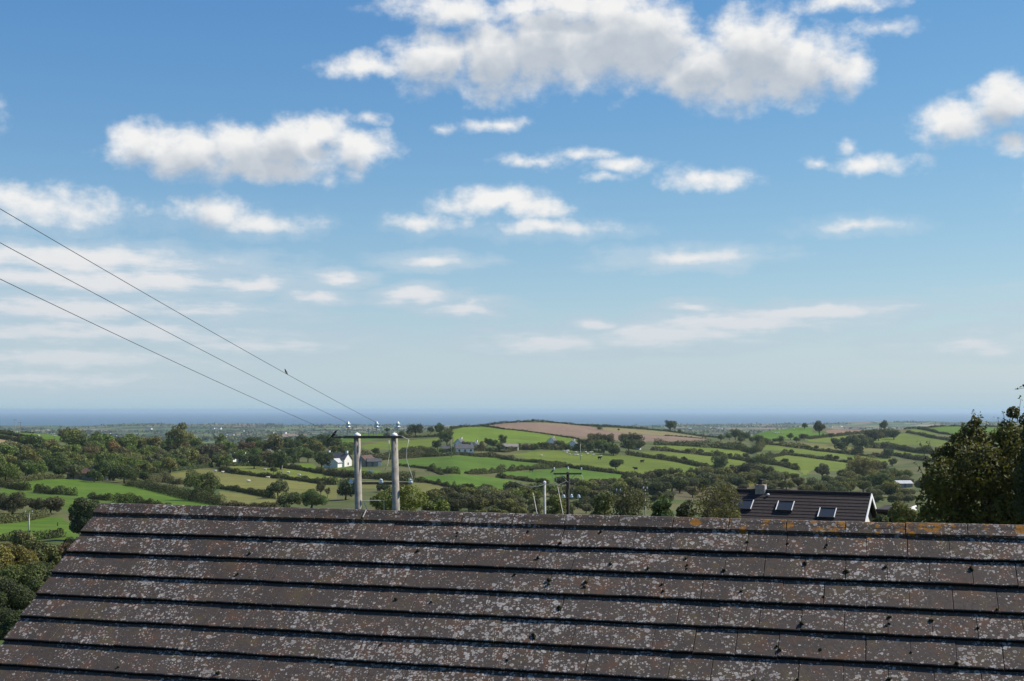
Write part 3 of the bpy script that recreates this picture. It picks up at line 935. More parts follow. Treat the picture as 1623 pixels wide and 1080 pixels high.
# ------------------------------------------------------------------ hedges
HC, HD, HL = (.038, .050, .016), (.020, .029, .011), (.070, .078, .030)


def hz(w, pts): return zp(w, *pts)


hedge('grey green clipped hedge along the front of the left woods', hz('A', [(-200, 800), (0, 805), (150, 805), (330, 795), (480, 778), (740, 768)]), 9, HL, bumpy=.25)
hedge('broken dark hedge below the curving bright meadow, leftmost piece', hz('A', [(-100, 840), (0, 858), (110, 880), (330, 908)]), 10, HD, gaps=((.22, .3), (.45, .52)))
hedge('row of dark thorn bushes across the bright left meadow', hz('A', [(420, 928), (600, 948), (760, 960), (890, 970)]), 9.5, HD, gaps=((.16, .2), (.36, .4)), bumpy=.9)
hedge('short dark hedge piece above the tree at the roof verge', hz('A', [(1050, 1000), (1180, 1015), (1305, 1028)]), 10, HD, bumpy=.7)
hedge('dark bushy hedge just above the left end of the ridge', hz('A', [(1345, 1045), (1623, 1080)]) + hz('B', [(310, 1072)]), 11, HD, bumpy=.8)
hedge('dark hedge stub above the ridge right of a gap', hz('B', [(330, 1068), (525, 1082)]), 9, HD, bumpy=.7)
hedge('tall grey hedge behind the paddock with the thin pole', [(-30, 832), (0, 830), (40, 826), (72, 819)], 15, HL, bumpy=.3)
hedge('dark hedge along the near side of the small paddock', [(-30, 860), (0, 858), (40, 857), (75, 855), (100, 852)], 11, HD, bumpy=.6)
hedge('dark hedge running down from the woods to the big field tree', hz('B', [(0, 812), (200, 840), (400, 890), (700, 965), (1110, 1045)]), 14, HD, bumpy=.6)
hedge('olive thicket of brambles left of the big field tree', hz('B', [(260, 780), (450, 770), (640, 800)]), 11, (.085, .082, .038), bumpy=.6)
hedge('low green roadside hedge under the left woods', hz('B', [(280, 668), (550, 645), (850, 612), (1150, 580), (1623, 578)]), 6, (.045, .07, .028), bumpy=.3)
hedge('dark hedge between the two pale strips', hz('B', [(1085, 640), (1250, 670), (1420, 690)]), 7, HD)
hedge('dark hedge strip left of the twin poles', hz('B', [(1440, 690), (1623, 712)]) + hz('C', [(230, 645), (430, 668), (700, 705), (985, 730)]), 7.5, HD, gaps=((.42, .44), (.6, .62)), bumpy=.7)
hedge('dark hedge right of the big field tree', hz('B', [(1080, 845), (1250, 868), (1450, 905), (1623, 940)]) + hz('C', [(240, 888)]), 8, HD)
hedge('reddish bramble hedge just above the ridge', hz('B', [(1100, 1050), (1250, 1055), (1400, 1060), (1623, 1070)]) + hz('C', [(300, 1010)]), 8, (.07, .055, .03), bumpy=.6)
hedge('dark hedge shading the foot of the trees left of the farmhouse', hz('C', [(-60, 505), (0, 508), (350, 528), (750, 588), (900, 606), (1170, 645)]), 6.5, HD)
hedge('hedge below the farm garden between the twin poles', hz('C', [(880, 610), (1100, 640), (1300, 655)]) + hz('D', [(0, 660), (200, 680), (430, 685)]), 13, (.045, .05, .022), bumpy=.6)
hedge('hedge behind the farm buildings right of the twin poles', hz('C', [(1260, 440), (1475, 425)]) + hz('D', [(230, 415), (500, 402), (700, 395)]), 13, (.05, .056, .026), bumpy=.7)
hedge('low trimmed lane hedge across the hillside', hz('D', [(0, 445), (230, 425), (500, 405), (850, 388), (980, 378)]), 5, HC, bumpy=.25)
hedge('thick dark hedge in shade below the hamlet', hz('D', [(980, 385), (1300, 405), (1475, 425)]) + hz('E', [(0, 545), (100, 552)]), 7, HD, bumpy=.35)
hedge('grassy field bank dropping right of the twin poles', hz('D', [(240, 505), (450, 530), (600, 548), (750, 612)]), 4, HC, bumpy=.3)
hedge('row of loose bushes below the broad green field, left half', hz('D', [(590, 560), (720, 580), (840, 598), (945, 608)]), 8, HC, gaps=((.3, .36),), bumpy=.9)
hedge('row of loose bushes below the broad green field, right half', hz('D', [(1030, 602), (1200, 600), (1475, 575)]), 8, HC, bumpy=.9)
hedge('low dark hedge on the lower edge of the valley field', hz('D', [(430, 695), (600, 708), (700, 724), (890, 772)]), 6, HD, bumpy=.8)
hedge('short dark hedge climbing towards the dark power pole', hz('D', [(1390, 640), (1475, 660)]) + hz('E', [(0, 762), (180, 785), (350, 808)]), 6, HD, bumpy=.8)
hedge('dark skyline hedge along the hilltop above the ploughed field', hz('D', [(850, 82), (1000, 46), (1200, 35), (1475, 0)]) + hz('E', [(150, 100), (320, 95), (600, 115), (800, 138)]), 3.0, HD, bumpy=.5)
hedge('dark crest hedge falling right from the hilltop', hz('E', [(800, 138), (1000, 155), (1400, 170)]) + hz('F', [(0, 182), (200, 194), (450, 220), (750, 262), (900, 282), (1100, 298)]), 3.4, HD, bumpy=.5)
hedge('thin hedge between the ploughed field and the lime pasture', hz('D', [(1200, 44), (1475, 82)]) + hz('E', [(150, 204), (300, 224), (600, 265), (870, 308)]), 2.2, HD, bumpy=.5)
hedge('thin hedge dividing stubble and plough on the right crest', hz('F', [(390, 268), (600, 280), (880, 300)]), 1.6, HD, bumpy=.7)
hedge('long dark hedge below the sheep pasture', hz('E', [(-60, 545), (0, 545), (300, 575), (560, 606), (800, 645), (1200, 695), (1400, 722), (1560, 732)]), 6.5, HD, bumpy=.4)
hedge('line of bushes across the fields left of the dark pole', hz('E', [(40, 680), (200, 668), (400, 655), (560, 648), (720, 628)]), 7, HC, gaps=((.15, .2),), bumpy=.9)
hedge('bushy gapped hedge below the ploughed strip on the right', hz('F', [(270, 372), (500, 378), (750, 395), (1000, 408), (1250, 430), (1475, 460)]) + hz('G', [(60, 375)]), 9, HC, gaps=((.36, .38), (.53, .55)), bumpy=.7)
hedge('dotted hedge between the two upper right strips', hz('F', [(240, 435), (550, 462), (750, 482), (1000, 510), (1200, 538), (1475, 572)]) + hz('G', [(330, 490), (700, 535), (1085, 585)]), 6, HD, bumpy=1.0)
hedge('dark hedge above the cows, falling to the right', hz('F', [(-60, 488), (0, 495), (330, 538), (600, 585), (930, 650)]), 6.5, HD, bumpy=.6)
hedge('long bushy hedge crossing the right hillside', hz('G', [(0, 358), (150, 372), (400, 402), (700, 445), (950, 470), (1300, 508), (1545, 530)]), 6.5, HD, bumpy=.8)
hedge('thorn hedge above the chimney', hz('G', [(-120, 560), (0, 575), (200, 605), (350, 632), (475, 668)]), 8, HC, bumpy=.8)
hedge('low hedge under the small ploughed patch', hz('G', [(600, 305), (830, 280), (1050, 258), (1265, 235)]), 4, HD, bumpy=.6)
hedge('hedge below the green field on the right bank', hz('G', [(1310, 408), (1475, 415)]) + hz('H', [(0, 805), (200, 825), (420, 858), (700, 890)]), 8, HD, bumpy=.6)
hedge('small dark hedge at the lower right by the near tree', hz('H', [(60, 880), (200, 905), (420, 945), (700, 980)]), 6, HD, bumpy=.6)
hedge('dark skyline hedge over the right hilltop field', hz('H', [(240, 592), (400, 575), (560, 566), (720, 545), (960, 555), (1500, 565)]), 2.5, HD, bumpy=.5)
hedge('hedge between the two small right hilltop fields', hz('H', [(400, 585), (500, 600), (640, 636), (800, 655)]), 3.4, HD, bumpy=.6)
hedge('hedge slanting below the light green wedge', hz('H', [(270, 625), (420, 650), (570, 690), (900, 740)]), 3.8, HC, bumpy=.5)
hedge('dark hill hedge above the yellow stubble at far left', hz('A', [(-300, 290), (0, 300), (120, 318), (280, 345)]), 7, HD, bumpy=.4)
hedge('upper dark hedge on the left hill below the sheep', hz('A', [(-300, 225), (0, 240), (180, 268), (330, 300), (480, 322)]), 5, HD, bumpy=.4)
hedge('thin hedge on the left skyline by the distant poles', hz('A', [(-300, 192), (0, 205), (200, 214), (400, 232)]), 2.2, HD, bumpy=.4)
hedge('field hedge with trees left of the lime pasture', hz('D', [(250, 180), (500, 175), (700, 165), (850, 100)]), 5, HC, bumpy=.7)
hedge('hedge of mixed bushes around the hamlet gardens', hz('D', [(900, 345), (1200, 330), (1475, 350)]) + hz('E', [(150, 430), (450, 425), (800, 435), (1150, 468)]), 6, HC, bumpy=.6)

# ------------------------------------------------------------------ trees
WOOD = 'trees of the woods on the left'


def hue(c):
    r, g, b = c[:3]
    if r > g * 1.03: return 'brownish'
    if r + g < .095: return 'blackish green'
    if r + g < .125: return 'dark green'
    if b > .45 * g: return 'grey green'
    if r > g * .88: return 'olive'
    return 'light green' if r + g > .24 else 'mid green'


def tell(label, c):
    for w in ('mid green ', 'dull olive ', 'soft olive ', 'dark '):
        if label.startswith(w): label = label[len(w):]
    return hue(c) + ' ' + label


def stand(w, rows, label, group, names='broadleaf_tree', kinds=('tree', 'shrub', 'tree', 'shrub'), grow_=1.0):
    """rows: (x, y, radius, colour) in survey window w"""
    for j, (x, y, r, c) in enumerate(rows):
        (px, py), = zp(w, (x, y))
        grow(px, py, r * grow_ / 7.377, kinds[j % len(kinds)], c, names, tell(label, c), 'bush' if names == 'shrub' else 'tree', group)


stand('A', [(60, 470, 110, LGREEN), (60, 590, 110, OLIVE), (60, 690, 100, GREEN), (190, 600, 80, GREEN), (330, 560, 110, OLIVE), (300, 650, 90, DARK),
            (430, 650, 80, GREEN), (500, 530, 90, GREEN), (370, 400, 110, DARK), (560, 390, 90, BROWN), (610, 430, 80, OLIVE), (700, 480, 90, OLIVE), (120, 420, 80, GREY),
            (200, 385, 60, OLIVE), (650, 600, 90, DARK), (-80, 450, 100, OLIVE), (-90, 600, 110, GREEN), (-80, 700, 100, OLIVE), (270, 470, 90, GREY), (450, 450, 90, GREEN)],
      'mid green tree massed at the left end of the woods', WOOD, grow_=1.5)
stand('A', [(780, 560, 90, OLIVE), (850, 640, 80, GREEN), (950, 600, 80, OLIVE), (1020, 660, 60, DARK), (1050, 470, 85, BROWN), (1060, 560, 90, GREEN),
            (930, 370, 100, DARK), (1180, 350, 110, GREEN), (1250, 560, 100, GREEN), (1480, 380, 90, GREEN), (1400, 600, 90, GREEN), (1540, 560, 90, OLIVE),
            (1200, 670, 90, DARK), (1320, 720, 80, DARK), (1450, 710, 80, DARK), (1560, 690, 90, DARK), (1600, 620, 80, GREEN), (700, 700, 70, DARK), (1100, 720, 65, DARK), (1250, 340, 80, OLIVE),
            (1300, 640, 90, GREEN), (1480, 560, 90, OLIVE), (980, 690, 60, GREEN), (860, 470, 90, GREEN), (1130, 440, 80, GREEN), (780, 640, 60, DARK)],
      'broadleaf tree in the dense middle of the left woods', WOOD, grow_=1.5)
stand('B', [(60, 300, 90, GREEN), (150, 340, 90, OLIVE), (40, 430, 80, GREEN), (80, 540, 90, OLIVE), (200, 470, 90, LGREEN), (280, 430, 90, GREEN), (200, 630, 90, OLIVE), (120, 640, 70, GREEN),
            (300, 520, 80, GREY), (700, 290, 100, OLIVE), (520, 340, 90, GREEN), (800, 320, 80, GREEN), (720, 470, 90, OLIVE), (400, 470, 80, GREY), (480, 520, 80, DARK),
            (840, 420, 80, GREEN), (1180, 370, 90, LGREEN), (1260, 440, 70, GREY), (1320, 460, 70, GREEN), (1480, 320, 70, DARK), (1540, 460, 70, GREEN),
            (1590, 350, 60, DARK), (60, 690, 60, DARK), (220, 710, 60, DARK), (400, 560, 60, DARK), (640, 540, 60, DARK), (900, 520, 60, GREY), (760, 540, 50, GREEN), (1080, 500, 70, DARK), (1440, 500, 60, DARK), (340, 600, 50, GREEN)],
      'woodland tree standing behind the low roadside hedge', WOOD, kinds=('tree', 'shrub', 'tree', 'shrub'), grow_=1.42)
stand('C', [(100, 320, 80, GREEN), (0, 380, 90, DARK), (200, 410, 90, BROWN), (330, 430, 90, DARK), (440, 370, 80, DARK), (420, 230, 60, DARK), (580, 225, 60, DARK),
            (780, 210, 70, DARK), (930, 235, 80, DARK), (1080, 290, 50, GREEN), (1130, 350, 60, GREEN), (740, 290, 80, OLIVE), (500, 260, 60, DARK), (660, 230, 60, DARK), (860, 220, 60, DARK),
            (1000, 270, 60, DARK), (1050, 330, 55, OLIVE), (1160, 300, 45, GREEN), (480, 440, 60, DARK), (270, 450, 70, DARK), (20, 450, 70, DARK)],
      'dark tree in the belt behind the white farmhouse', 'trees behind the farmhouse', kinds=('tree', 'shrub', 'tree'), grow_=1.42)


def one(w, x, y, r, col, kind, name, label, cat='tree', squash=1.0):
    (px, py), = zp(w, (x, y))
    return grow(px, py, r * 1.2 / 7.377, kind, [q * 1.15 for q in col], name, label, cat, squash=squash)


one('A', 840, 290, 115, OLIVE, 'tree', 'broadleaf_tree', 'broad olive tree crowning the left end of the woods against the plain')
one('A', 745, 255, 70, BROWN, 'tree', 'broadleaf_tree', 'brownish tree at the skyline beside the sheep pasture')
one('A', 1130, 285, 62, DARK, 'tree', 'broadleaf_tree', 'small dark tree topping the woods against the hazy plain')
one('A', 1335, 440, 100, RUST, 'tree', 'broadleaf_tree', 'rust tinted tree in the middle of the left woods')
one('A', 1450, 480, 95, (.092, .075, .034), 'tree', 'broadleaf_tree', 'bronze tree just right of the rust tinted one')
one('A', 1550, 335, 85, DARK, 'tree', 'broadleaf_tree', 'dark rounded tree on the upper edge of the left woods')
one('A', 860, 680, 85, (.10, .115, .045), 'tree', 'willow_tree', 'pale green willow at the foot of the left woods')
one('A', 170, 735, 60, (.085, .105, .045), 'shrub', 'shrub', 'pale rounded bush in the clipped hedge by the left woods', 'bush')
one('B', 340, 325, 90, (.115, .105, .032), 'tree', 'broadleaf_tree', 'yellowing tree in the left woods')
one('B', 600, 270, 115, (.095, .095, .034), 'tall', 'broadleaf_tree', 'tallest olive tree standing proud of the left woods')
one('B', 605, 460, 115, (.105, .112, .044), 'tree', 'broadleaf_tree', 'large pale sunlit tree on the front of the woods')
one('B', 1000, 430, 125, (.082, .078, .05), 'tree', 'broadleaf_tree', 'big round grey brown tree above the roadside hedge')
one('B', 1100, 310, 70, (.06, .09, .025), 'tall', 'broadleaf_tree', 'green pointed tree at the right of the woods skyline')
one('B', 1400, 400, 105, (.095, .062, .035), 'tree', 'broadleaf_tree', 'russet tree near the two white cottage gables')
one('B', 880, 790, 165, (.044, .064, .020), 'tree', 'broadleaf_tree', 'big dark spreading tree alone on the pale meadow hedge', squash=1.1)
one('C', 270, 275, 125, (.098, .088, .036), 'wide', 'broadleaf_tree', 'broad rusty olive tree left of the farmhouse', squash=1.1)
one('C', 545, 370, 85, (.055, .085, .024), 'tree', 'broadleaf_tree', 'left of the twin green trees with visible trunks')
one('C', 650, 375, 80, (.055, .085, .024), 'tree', 'broadleaf_tree', 'right of the twin green trees with visible trunks')
one('C', 810, 440, 100, (.045, .068, .022), 'tree', 'broadleaf_tree', 'dark green tree touching the white farmhouse')
one('C', 950, 315, 55, OLIVE, 'tree', 'broadleaf_tree', 'olive tree behind the farmhouse roof')
one('C', 245, 555, 40, DARK, 'tree', 'small_tree', 'lone small tree in the pale strip left of the farm')
one('C', 300, 760, 115, (.062, .070, .030), 'tree', 'broadleaf_tree', 'olive leaning tree left of the twin poles')
one('C', 430, 910, 130, (.045, .065, .024), 'shrub', 'shrub', 'dark green bush just above the ridge, left of the twin poles', 'bush')
one('C', 690, 900, 165, (.055, .088, .024), 'shrub', 'shrub', 'bright green rounded bush left of the twin poles', 'bush')
one('C', 800, 770, 60, (.05, .055, .026), 'tall', 'small_tree', 'spindly thin tree between the green bush and the twin poles')
one('C', 880, 810, 35, (.05, .06, .026), 'tall', 'small_tree', 'slender sapling beside the spindly tree')
one('C', 1090, 790, 140, (.028, .046, .020), 'shrub', 'broadleaf_tree', 'very dark tree behind the left twin pole', squash=1.15)
one('D', 60, 760, 70, (.035, .052, .022), 'shrub', 'shrub', 'dark bush between the twin poles', 'bush')
one('D', 430, 85, 75, (.028, .042, .020), 'tree', 'broadleaf_tree', 'dark round tree on the skyline right of the twin poles')
one('D', 710, 75, 65, (.045, .066, .022), 'tree', 'broadleaf_tree', 'second round skyline tree at the edge of the lime pasture')
one('D', 610, 90, 40, DARK, 'tree', 'broadleaf_tree', 'small dark skyline tree between two larger ones')
one('D', 800, 185, 75, (.05, .075, .026), 'tree', 'broadleaf_tree', 'green tree at the lower left corner of the lime pasture')
one('D', 690, 255, 60, DARK, 'tree', 'broadleaf_tree', 'dark tree above the hamlet cottages')
one('D', 1030, 275, 60, (.032, .05, .022), 'tree', 'broadleaf_tree', 'dark conical tree beside the white cottages')
one('D', 850, 60, 20, DARK, 'tree', 'small_tree', 'tiny tree on the hedge corner of the lime pasture')
one('D', 100, 90, 32, DARK, 'wide', 'small_tree', 'tiny dark tree beyond the bright far field')
one('D', 100, 150, 42, (.035, .052, .024), 'shrub', 'shrub', 'dark bush just left of the right pole top', 'bush')
one('D', 270, 130, 38, DARK, 'tree', 'small_tree', 'little dark tree right of the right pole top')
stand('D', [(500, 300, 55, GREEN), (400, 325, 60, GREEN), (580, 335, 60, GREEN), (300, 335, 60, DARK), (-20, 340, 60, DARK), (640, 330, 50, GREEN), (740, 330, 45, GREEN)],
      'tree in the row above the lane hedge', 'trees above the lane hedge', kinds=('shrub', 'tree'))
stand('D', [(1270, 225, 55, GREEN), (1340, 245, 60, DARK), (1450, 215, 60, (.05, .075, .028)), (1420, 290, 60, DARK), (1100, 295, 50, GREEN), (1200, 290, 60, BROWN), (860, 320, 45, DARK)],
      'garden tree among the hamlet roofs', 'trees among the hamlet', kinds=('tree', 'tree', 'tall'))
stand('E', [(640, 370, 60, GREEN), (560, 385, 40, DARK), (480, 385, 55, GREEN), (420, 385, 50, DARK), (350, 395, 50, GREEN), (250, 395, 50, BROWN), (150, 395, 50, GREEN), (740, 405, 45, GREEN), (690, 390, 45, DARK)],
      'tree in the belt above the sheep pasture', 'trees above the sheep pasture', kinds=('shrub', 'shrub'), grow_=1.15)
stand('E', [(870, 395, 65, DARK), (900, 340, 60, DARK), (1050, 300, 80, BROWN), (1200, 320, 90, (.062, .064, .034)), (1100, 380, 90, GREEN), (1250, 400, 80, GREEN), (1000, 400, 60, DARK),
            (1420, 300, 80, BROWN), (1530, 310, 100, (.058, .06, .032)), (1450, 375, 80, DARK), (1570, 380, 70, DARK), (1160, 420, 60, DARK)],
      'dark tree in the clump right of the sheep pasture top', 'dark clump on the hillside', kinds=('tree', 'shrub', 'tree'), grow_=1.15)
one('E', 1270, 450, 65, (.022, .036, .018), 'shrub', 'shrub', 'blackish bush at the foot of the dark hillside clump', 'bush')
one('E', 1300, 605, 75, (.036, .052, .024), 'shrub', 'shrub', 'lone round thorn bush on the sheep pasture hedge', 'bush')
one('E', 330, 80, 16, DARK, 'tree', 'small_tree', 'tiny tree on the highest point of the hilltop hedge')
one('E', 1105, 178, 26, DARK, 'shrub', 'shrub', 'bush where the ploughed field meets the stubble', 'bush')
one('E', 1332, 195, 14, DARK, 'shrub', 'shrub', 'tiny bush in the middle of the stubble strip', 'bush')
one('F', 460, 145, 62, (.05, .072, .026), 'tree', 'broadleaf_tree', 'lone tree on the crest against the sea')
one('F', 570, 208, 28, DARK, 'shrub', 'shrub', 'bush right of the lone crest tree', 'bush')
one('F', 1060, 590, 95, (.075, .10, .040), 'tree', 'broadleaf_tree', 'pale green tree at the lower end of the cow pasture hedge')
one('F', 1000, 640, 60, GREEN, 'shrub', 'shrub', 'green bush leaning on the pale hedge end tree', 'bush')
one('F', 1250, 820, 90, (.028, .046, .022), 'shrub', 'holly_bush', 'dark glossy bush left of the bungalow roof', 'bush')
one('F', 1560, 800, 95, (.026, .043, .020), 'shrub', 'holly_bush', 'dark glossy bush behind the bungalow ridge', 'bush')
stand('F', [(1220, 250, 70, DARK), (1330, 280, 70, DARK), (1150, 270, 50, GREEN), (1500, 300, 60, GREEN), (1050, 285, 50, GREEN), (1420, 310, 50, DARK), (1280, 310, 50, DARK), (1580, 320, 45, DARK)],
      'tree in the dark group left of the green knoll', 'trees left of the knoll')
stand('F', [(670, 445, 42, HC), (820, 445, 42, HC), (1000, 475, 42, HC), (1150, 495, 36, HC), (1350, 505, 46, HC), (1520, 535, 36, HC), (360, 508, 40, HD), (630, 540, 45, HD)],
      'rounded thorn bush growing out of a strip hedge', 'thorn bushes in the strip hedges', 'shrub', kinds=('shrub',))
one('G', 555, 150, 36, DARK, 'tree', 'broadleaf_tree', 'small round tree on top of the green knoll')
one('G', 730, 185, 75, (.038, .045, .026), 'wide', 'broadleaf_tree', 'dark wide copse tree right of the green knoll', squash=1.1)
one('G', 990, 390, 70, (.038, .058, .026), 'tree', 'broadleaf_tree', 'round dark tree in the middle of the right hand hedge')
one('G', 1180, 440, 60, (.032, .045, .022), 'tree', 'broadleaf_tree', 'second dark tree in the right hand hedge')
one('G', 1530, 465, 60, (.03, .045, .022), 'tree', 'broadleaf_tree', 'dark tree at the right end of the hillside hedge')
one('G', 1400 + 85, 150, 55, (.04, .05, .03), 'tree', 'broadleaf_tree', 'dark tree on the skyline left of the right hilltop field')
stand('G', [(390, 270, 50, GREEN), (550, 280, 60, (.048, .056, .03)), (280, 315, 50, DARK), (210, 318, 40, DARK), (30, 310, 60, DARK), (870, 260, 40, DARK), (460, 310, 45, DARK)],
      'tree at the foot of the green knoll', 'trees below the knoll')
stand('G', [(1050, 335, 60, DARK), (1200, 320, 85, (.055, .055, .032)), (1350, 290, 85, (.052, .055, .032)), (1230, 355, 70, DARK), (1480, 240, 60, BROWN), (1400, 235, 50, DARK), (1320, 240, 45, DARK), (1550, 230, 60, BROWN),
            (1290, 330, 60, DARK), (910, 340, 50, DARK), (1130, 300, 50, DARK), (1600, 260, 60, DARK), (1420, 275, 55, BROWN)],
      'scrub bush on the dark bank of the right hillside', 'scrub on the right bank', 'shrub', kinds=('shrub',), grow_=1.42)
stand('G', [(400, 455, 36, HD), (840, 515, 46, HD), (920, 525, 42, HD), (1090, 545, 42, HD), (600, 400, 32, HD), (700, 400, 32, HD), (830, 430, 34, HD), (60, 540, 40, HC), (330, 560, 45, HC), (210, 570, 35, HC), (440, 610, 45, HC)],
      'bush standing up from the right hillside hedges', 'hedge bushes on the right', 'shrub', kinds=('shrub',))
one('G', 760, 680, 95, (.034, .042, .026), 'wide', 'broadleaf_tree', 'wide dark purplish tree above the bungalow', squash=.9)
one('G', 1250, 650, 165, (.108, .096, .030), 'tree', 'broadleaf_tree', 'large golden tree above the right end of the bungalow', squash=.85)
one('G', 1050, 720, 95, (.032, .042, .024), 'shrub', 'shrub', 'dark bush at the left foot of the golden tree', 'bush')
one('G', 800, 790, 70, (.03, .05, .022), 'shrub', 'shrub', 'dark green bush above the bungalow ridge', 'bush')
one('G', 640, 830, 95, (.07, .085, .045), 'shrub', 'shrub', 'grey green bush just above the bungalow ridge', 'bush')
one('G', 900, 850, 85, (.075, .088, .036), 'shrub', 'shrub', 'olive bush behind the middle of the bungalow ridge', 'bush')
one('G', 1090, 840, 85, (.125, .135, .030), 'shrub', 'shrub', 'yellow green bush behind the bungalow ridge', 'bush')
one('G', 1450, 810, 140, (.065, .10, .028), 'shrub', 'broadleaf_tree', 'fresh green tree right above the bungalow gable')
one('G', 1570, 900, 120, (.13, .125, .030), 'shrub', 'shrub', 'yellow leaved bush between the bungalow gable and the near dark tree', 'bush')
one('G', 1390, 920, 90, (.08, .085, .030), 'shrub', 'shrub', 'olive bush tucked behind the white gable', 'bush')
one('G', 90, 800, 100, (.034, .050, .024), 'shrub', 'shrub', 'dark bush left of the bungalow chimney', 'bush')
one('G', 1450, 640, 100, (.062, .062, .030), 'shrub', 'broadleaf_tree', 'olive brown tree right of the golden tree')
one('G', 1590, 690, 60, DARK, 'shrub', 'shrub', 'dark bush beside the pale hut roof', 'bush')
one('G', 1580, 570, 48, (.04, .06, .026), 'tree', 'small_tree', 'dark sapling on the lower right strip')
stand('G', [(330, 745, 60, OLIVE), (200, 760, 80, GREY), (720, 880, 70, OLIVE), (-20, 690, 80, GREY), (130, 700, 80, OLIVE), (430, 750, 50, OLIVE), (1000, 870, 70, OLIVE), (1240, 860, 80, OLIVE), (1300, 800, 70, DARK), (1200, 780, 60, OLIVE), (550, 900, 60, OLIVE), (1500, 720, 70, OLIVE), (980, 800, 60, GREY)],
      'bush in the thicket behind the bungalow', 'thicket behind the bungalow', 'shrub', kinds=('shrub',), grow_=1.35)
one('G', 1640, 815, 60, (.05, .065, .026), 'shrub', 'shrub', 'dark green bush in front of the pale hut, left one', 'bush')
one('G', 1770, 815, 60, (.06, .07, .028), 'shrub', 'shrub', 'olive bush in front of the pale hut, right one', 'bush')
# scrub filling the valley bottom
SC1 = 'thicket in the valley bottom'
stand('D', [(700, 850, 80, (.062, .064, .034)), (640, 900, 90, OLIVE), (820, 860, 90, (.066, .064, .036)), (950, 800, 60, HC), (1040, 770, 55, HD), (930, 900, 100, (.055, .06, .032)), (1080, 850, 90, OLIVE), (1260, 790, 65, HC), (1200, 850, 90, GREY), (1340, 850, 90, OLIVE),
            (760, 960, 90, DARK), (900, 990, 90, (.04, .042, .022)), (1060, 950, 100, (.07, .068, .036)), (1180, 960, 90, OLIVE), (1320, 950, 100, (.062, .064, .034)), (1460, 900, 90, GREY), (1580, 850, 90, (.05, .054, .028)), (1560, 780, 60, HD), (1480, 1000, 90, OLIVE), (1600, 960, 90, GREY)],
      'dull olive scrub bush on the near slope of the valley', SC1, 'shrub', kinds=('shrub',), grow_=1.6)
stand('E', [(120, 900, 90, (.05, .058, .03)), (250, 960, 100, OLIVE), (60, 990, 90, GREEN), (360, 900, 90, GREEN), (660, 800, 55, HC), (820, 850, 80, (.055, .054, .034)), (960, 870, 90, OLIVE), (1080, 840, 80, (.06, .054, .034)), (1200, 830, 70, HC), (1300, 820, 70, OLIVE), (1420, 780, 70, HC),
            (900, 960, 90, OLIVE), (560, 900, 80, GREEN), (760, 930, 80, GREY), (1150, 930, 90, (.052, .056, .032)), (1340, 900, 80, OLIVE), (1500, 860, 80, HC), (1080, 990, 80, BROWN), (640, 980, 80, OLIVE), (430, 830, 60, HC)],
      'scrub bush in the thicket around the power poles', SC1, 'shrub', kinds=('shrub',), grow_=1.6)
stand('F', [(330, 730, 80, HC), (520, 730, 80, (.055, .062, .032)), (620, 780, 95, OLIVE), (760, 730, 80, (.06, .066, .034)), (850, 700, 75, OLIVE), (480, 830, 90, GREY), (680, 840, 80, (.05, .058, .03)), (820, 850, 75, DARK), (180, 780, 80, (.055, .05, .03)), (900, 780, 90, (.058, .066, .032)),
            (1000, 790, 80, OLIVE), (40, 830, 80, OLIVE), (330, 900, 90, (.045, .055, .028)), (570, 860, 80, DARK), (1250, 690, 80, BROWN), (1400, 690, 90, (.05, .056, .03)), (1350, 760, 80, OLIVE), (1550, 700, 80, GREY), (1100, 720, 80, OLIVE), (1150, 790, 70, (.058, .066, .034)), (130, 870, 80, GREY), (250, 830, 70, DARK), (720, 930, 60, BROWN), (1450, 740, 70, OLIVE)],
      'soft olive scrub bush in the hollow left of the bungalow', SC1, 'shrub', kinds=('shrub',), grow_=1.6)


def fill(poly, n, r0, r1, pal, label, group, name='shrub', kinds=('shrub',), cat='tree'):
    """more of the same growth so that a thicket closes up"""
    p = np.array(poly, float); k = 0
    while k < n:
        x, y = random.uniform(p[:, 0].min(), p[:, 0].max()), random.uniform(p[:, 1].min(), p[:, 1].max())
        if not in_poly(np.array([x]), np.array([y]), poly)[0]: continue
        c = random.choice(pal)
        grow(x, y, random.uniform(r0, r1), random.choice(kinds), c, name, tell(label, c), cat, group); k += 1


fill([(-15, 712), (30, 709), (60, 706), (95, 708), (130, 708), (170, 704), (220, 705), (300, 706), (400, 718), (400, 732), (330, 734), (240, 742), (200, 758), (130, 750), (60, 746), (-15, 750)], 75, 9, 15,
     [GREEN, OLIVE, DARK, GREY, BROWN, GREEN, LGREEN], 'leafy crown filling the interior of the left woods', WOOD, 'broadleaf_tree', ('shrub', 'tree'))
fill([(400, 716), (520, 712), (560, 712), (560, 700), (480, 700), (400, 706)], 16, 7, 11, [DARK, GREEN, OLIVE], 'tree filling the belt behind the white farmhouse', 'trees behind the farmhouse', 'broadleaf_tree', ('tree', 'shrub'))
VAL = [(672, 800), (700, 786), (740, 779), (800, 782), (860, 788), (905, 774), (1000, 766), (1050, 756), (1120, 748), (1170, 745), (1180, 775), (1110, 778), (1060, 792), (1000, 803), (850, 815), (690, 815)]
fill(VAL, 110, 7, 14, [OLIVE, GREY, (.066, .070, .038), (.055, .066, .032), (.075, .070, .040), (.042, .052, .026), HC], 'scrub bush closing the thicket between the power poles and the hillside', SC1, cat='bush')
fill([(1195, 748), (1240, 752), (1300, 762), (1345, 752), (1420, 742), (1462, 748), (1466, 800), (1400, 800), (1384, 786), (1250, 776), (1195, 776)], 45, 8, 14, [OLIVE, GREEN, GREY, (.11, .11, .034), (.085, .085, .034), DARK],
     'garden thicket bush behind the bungalow roof', 'thicket behind the bungalow', cat='bush')
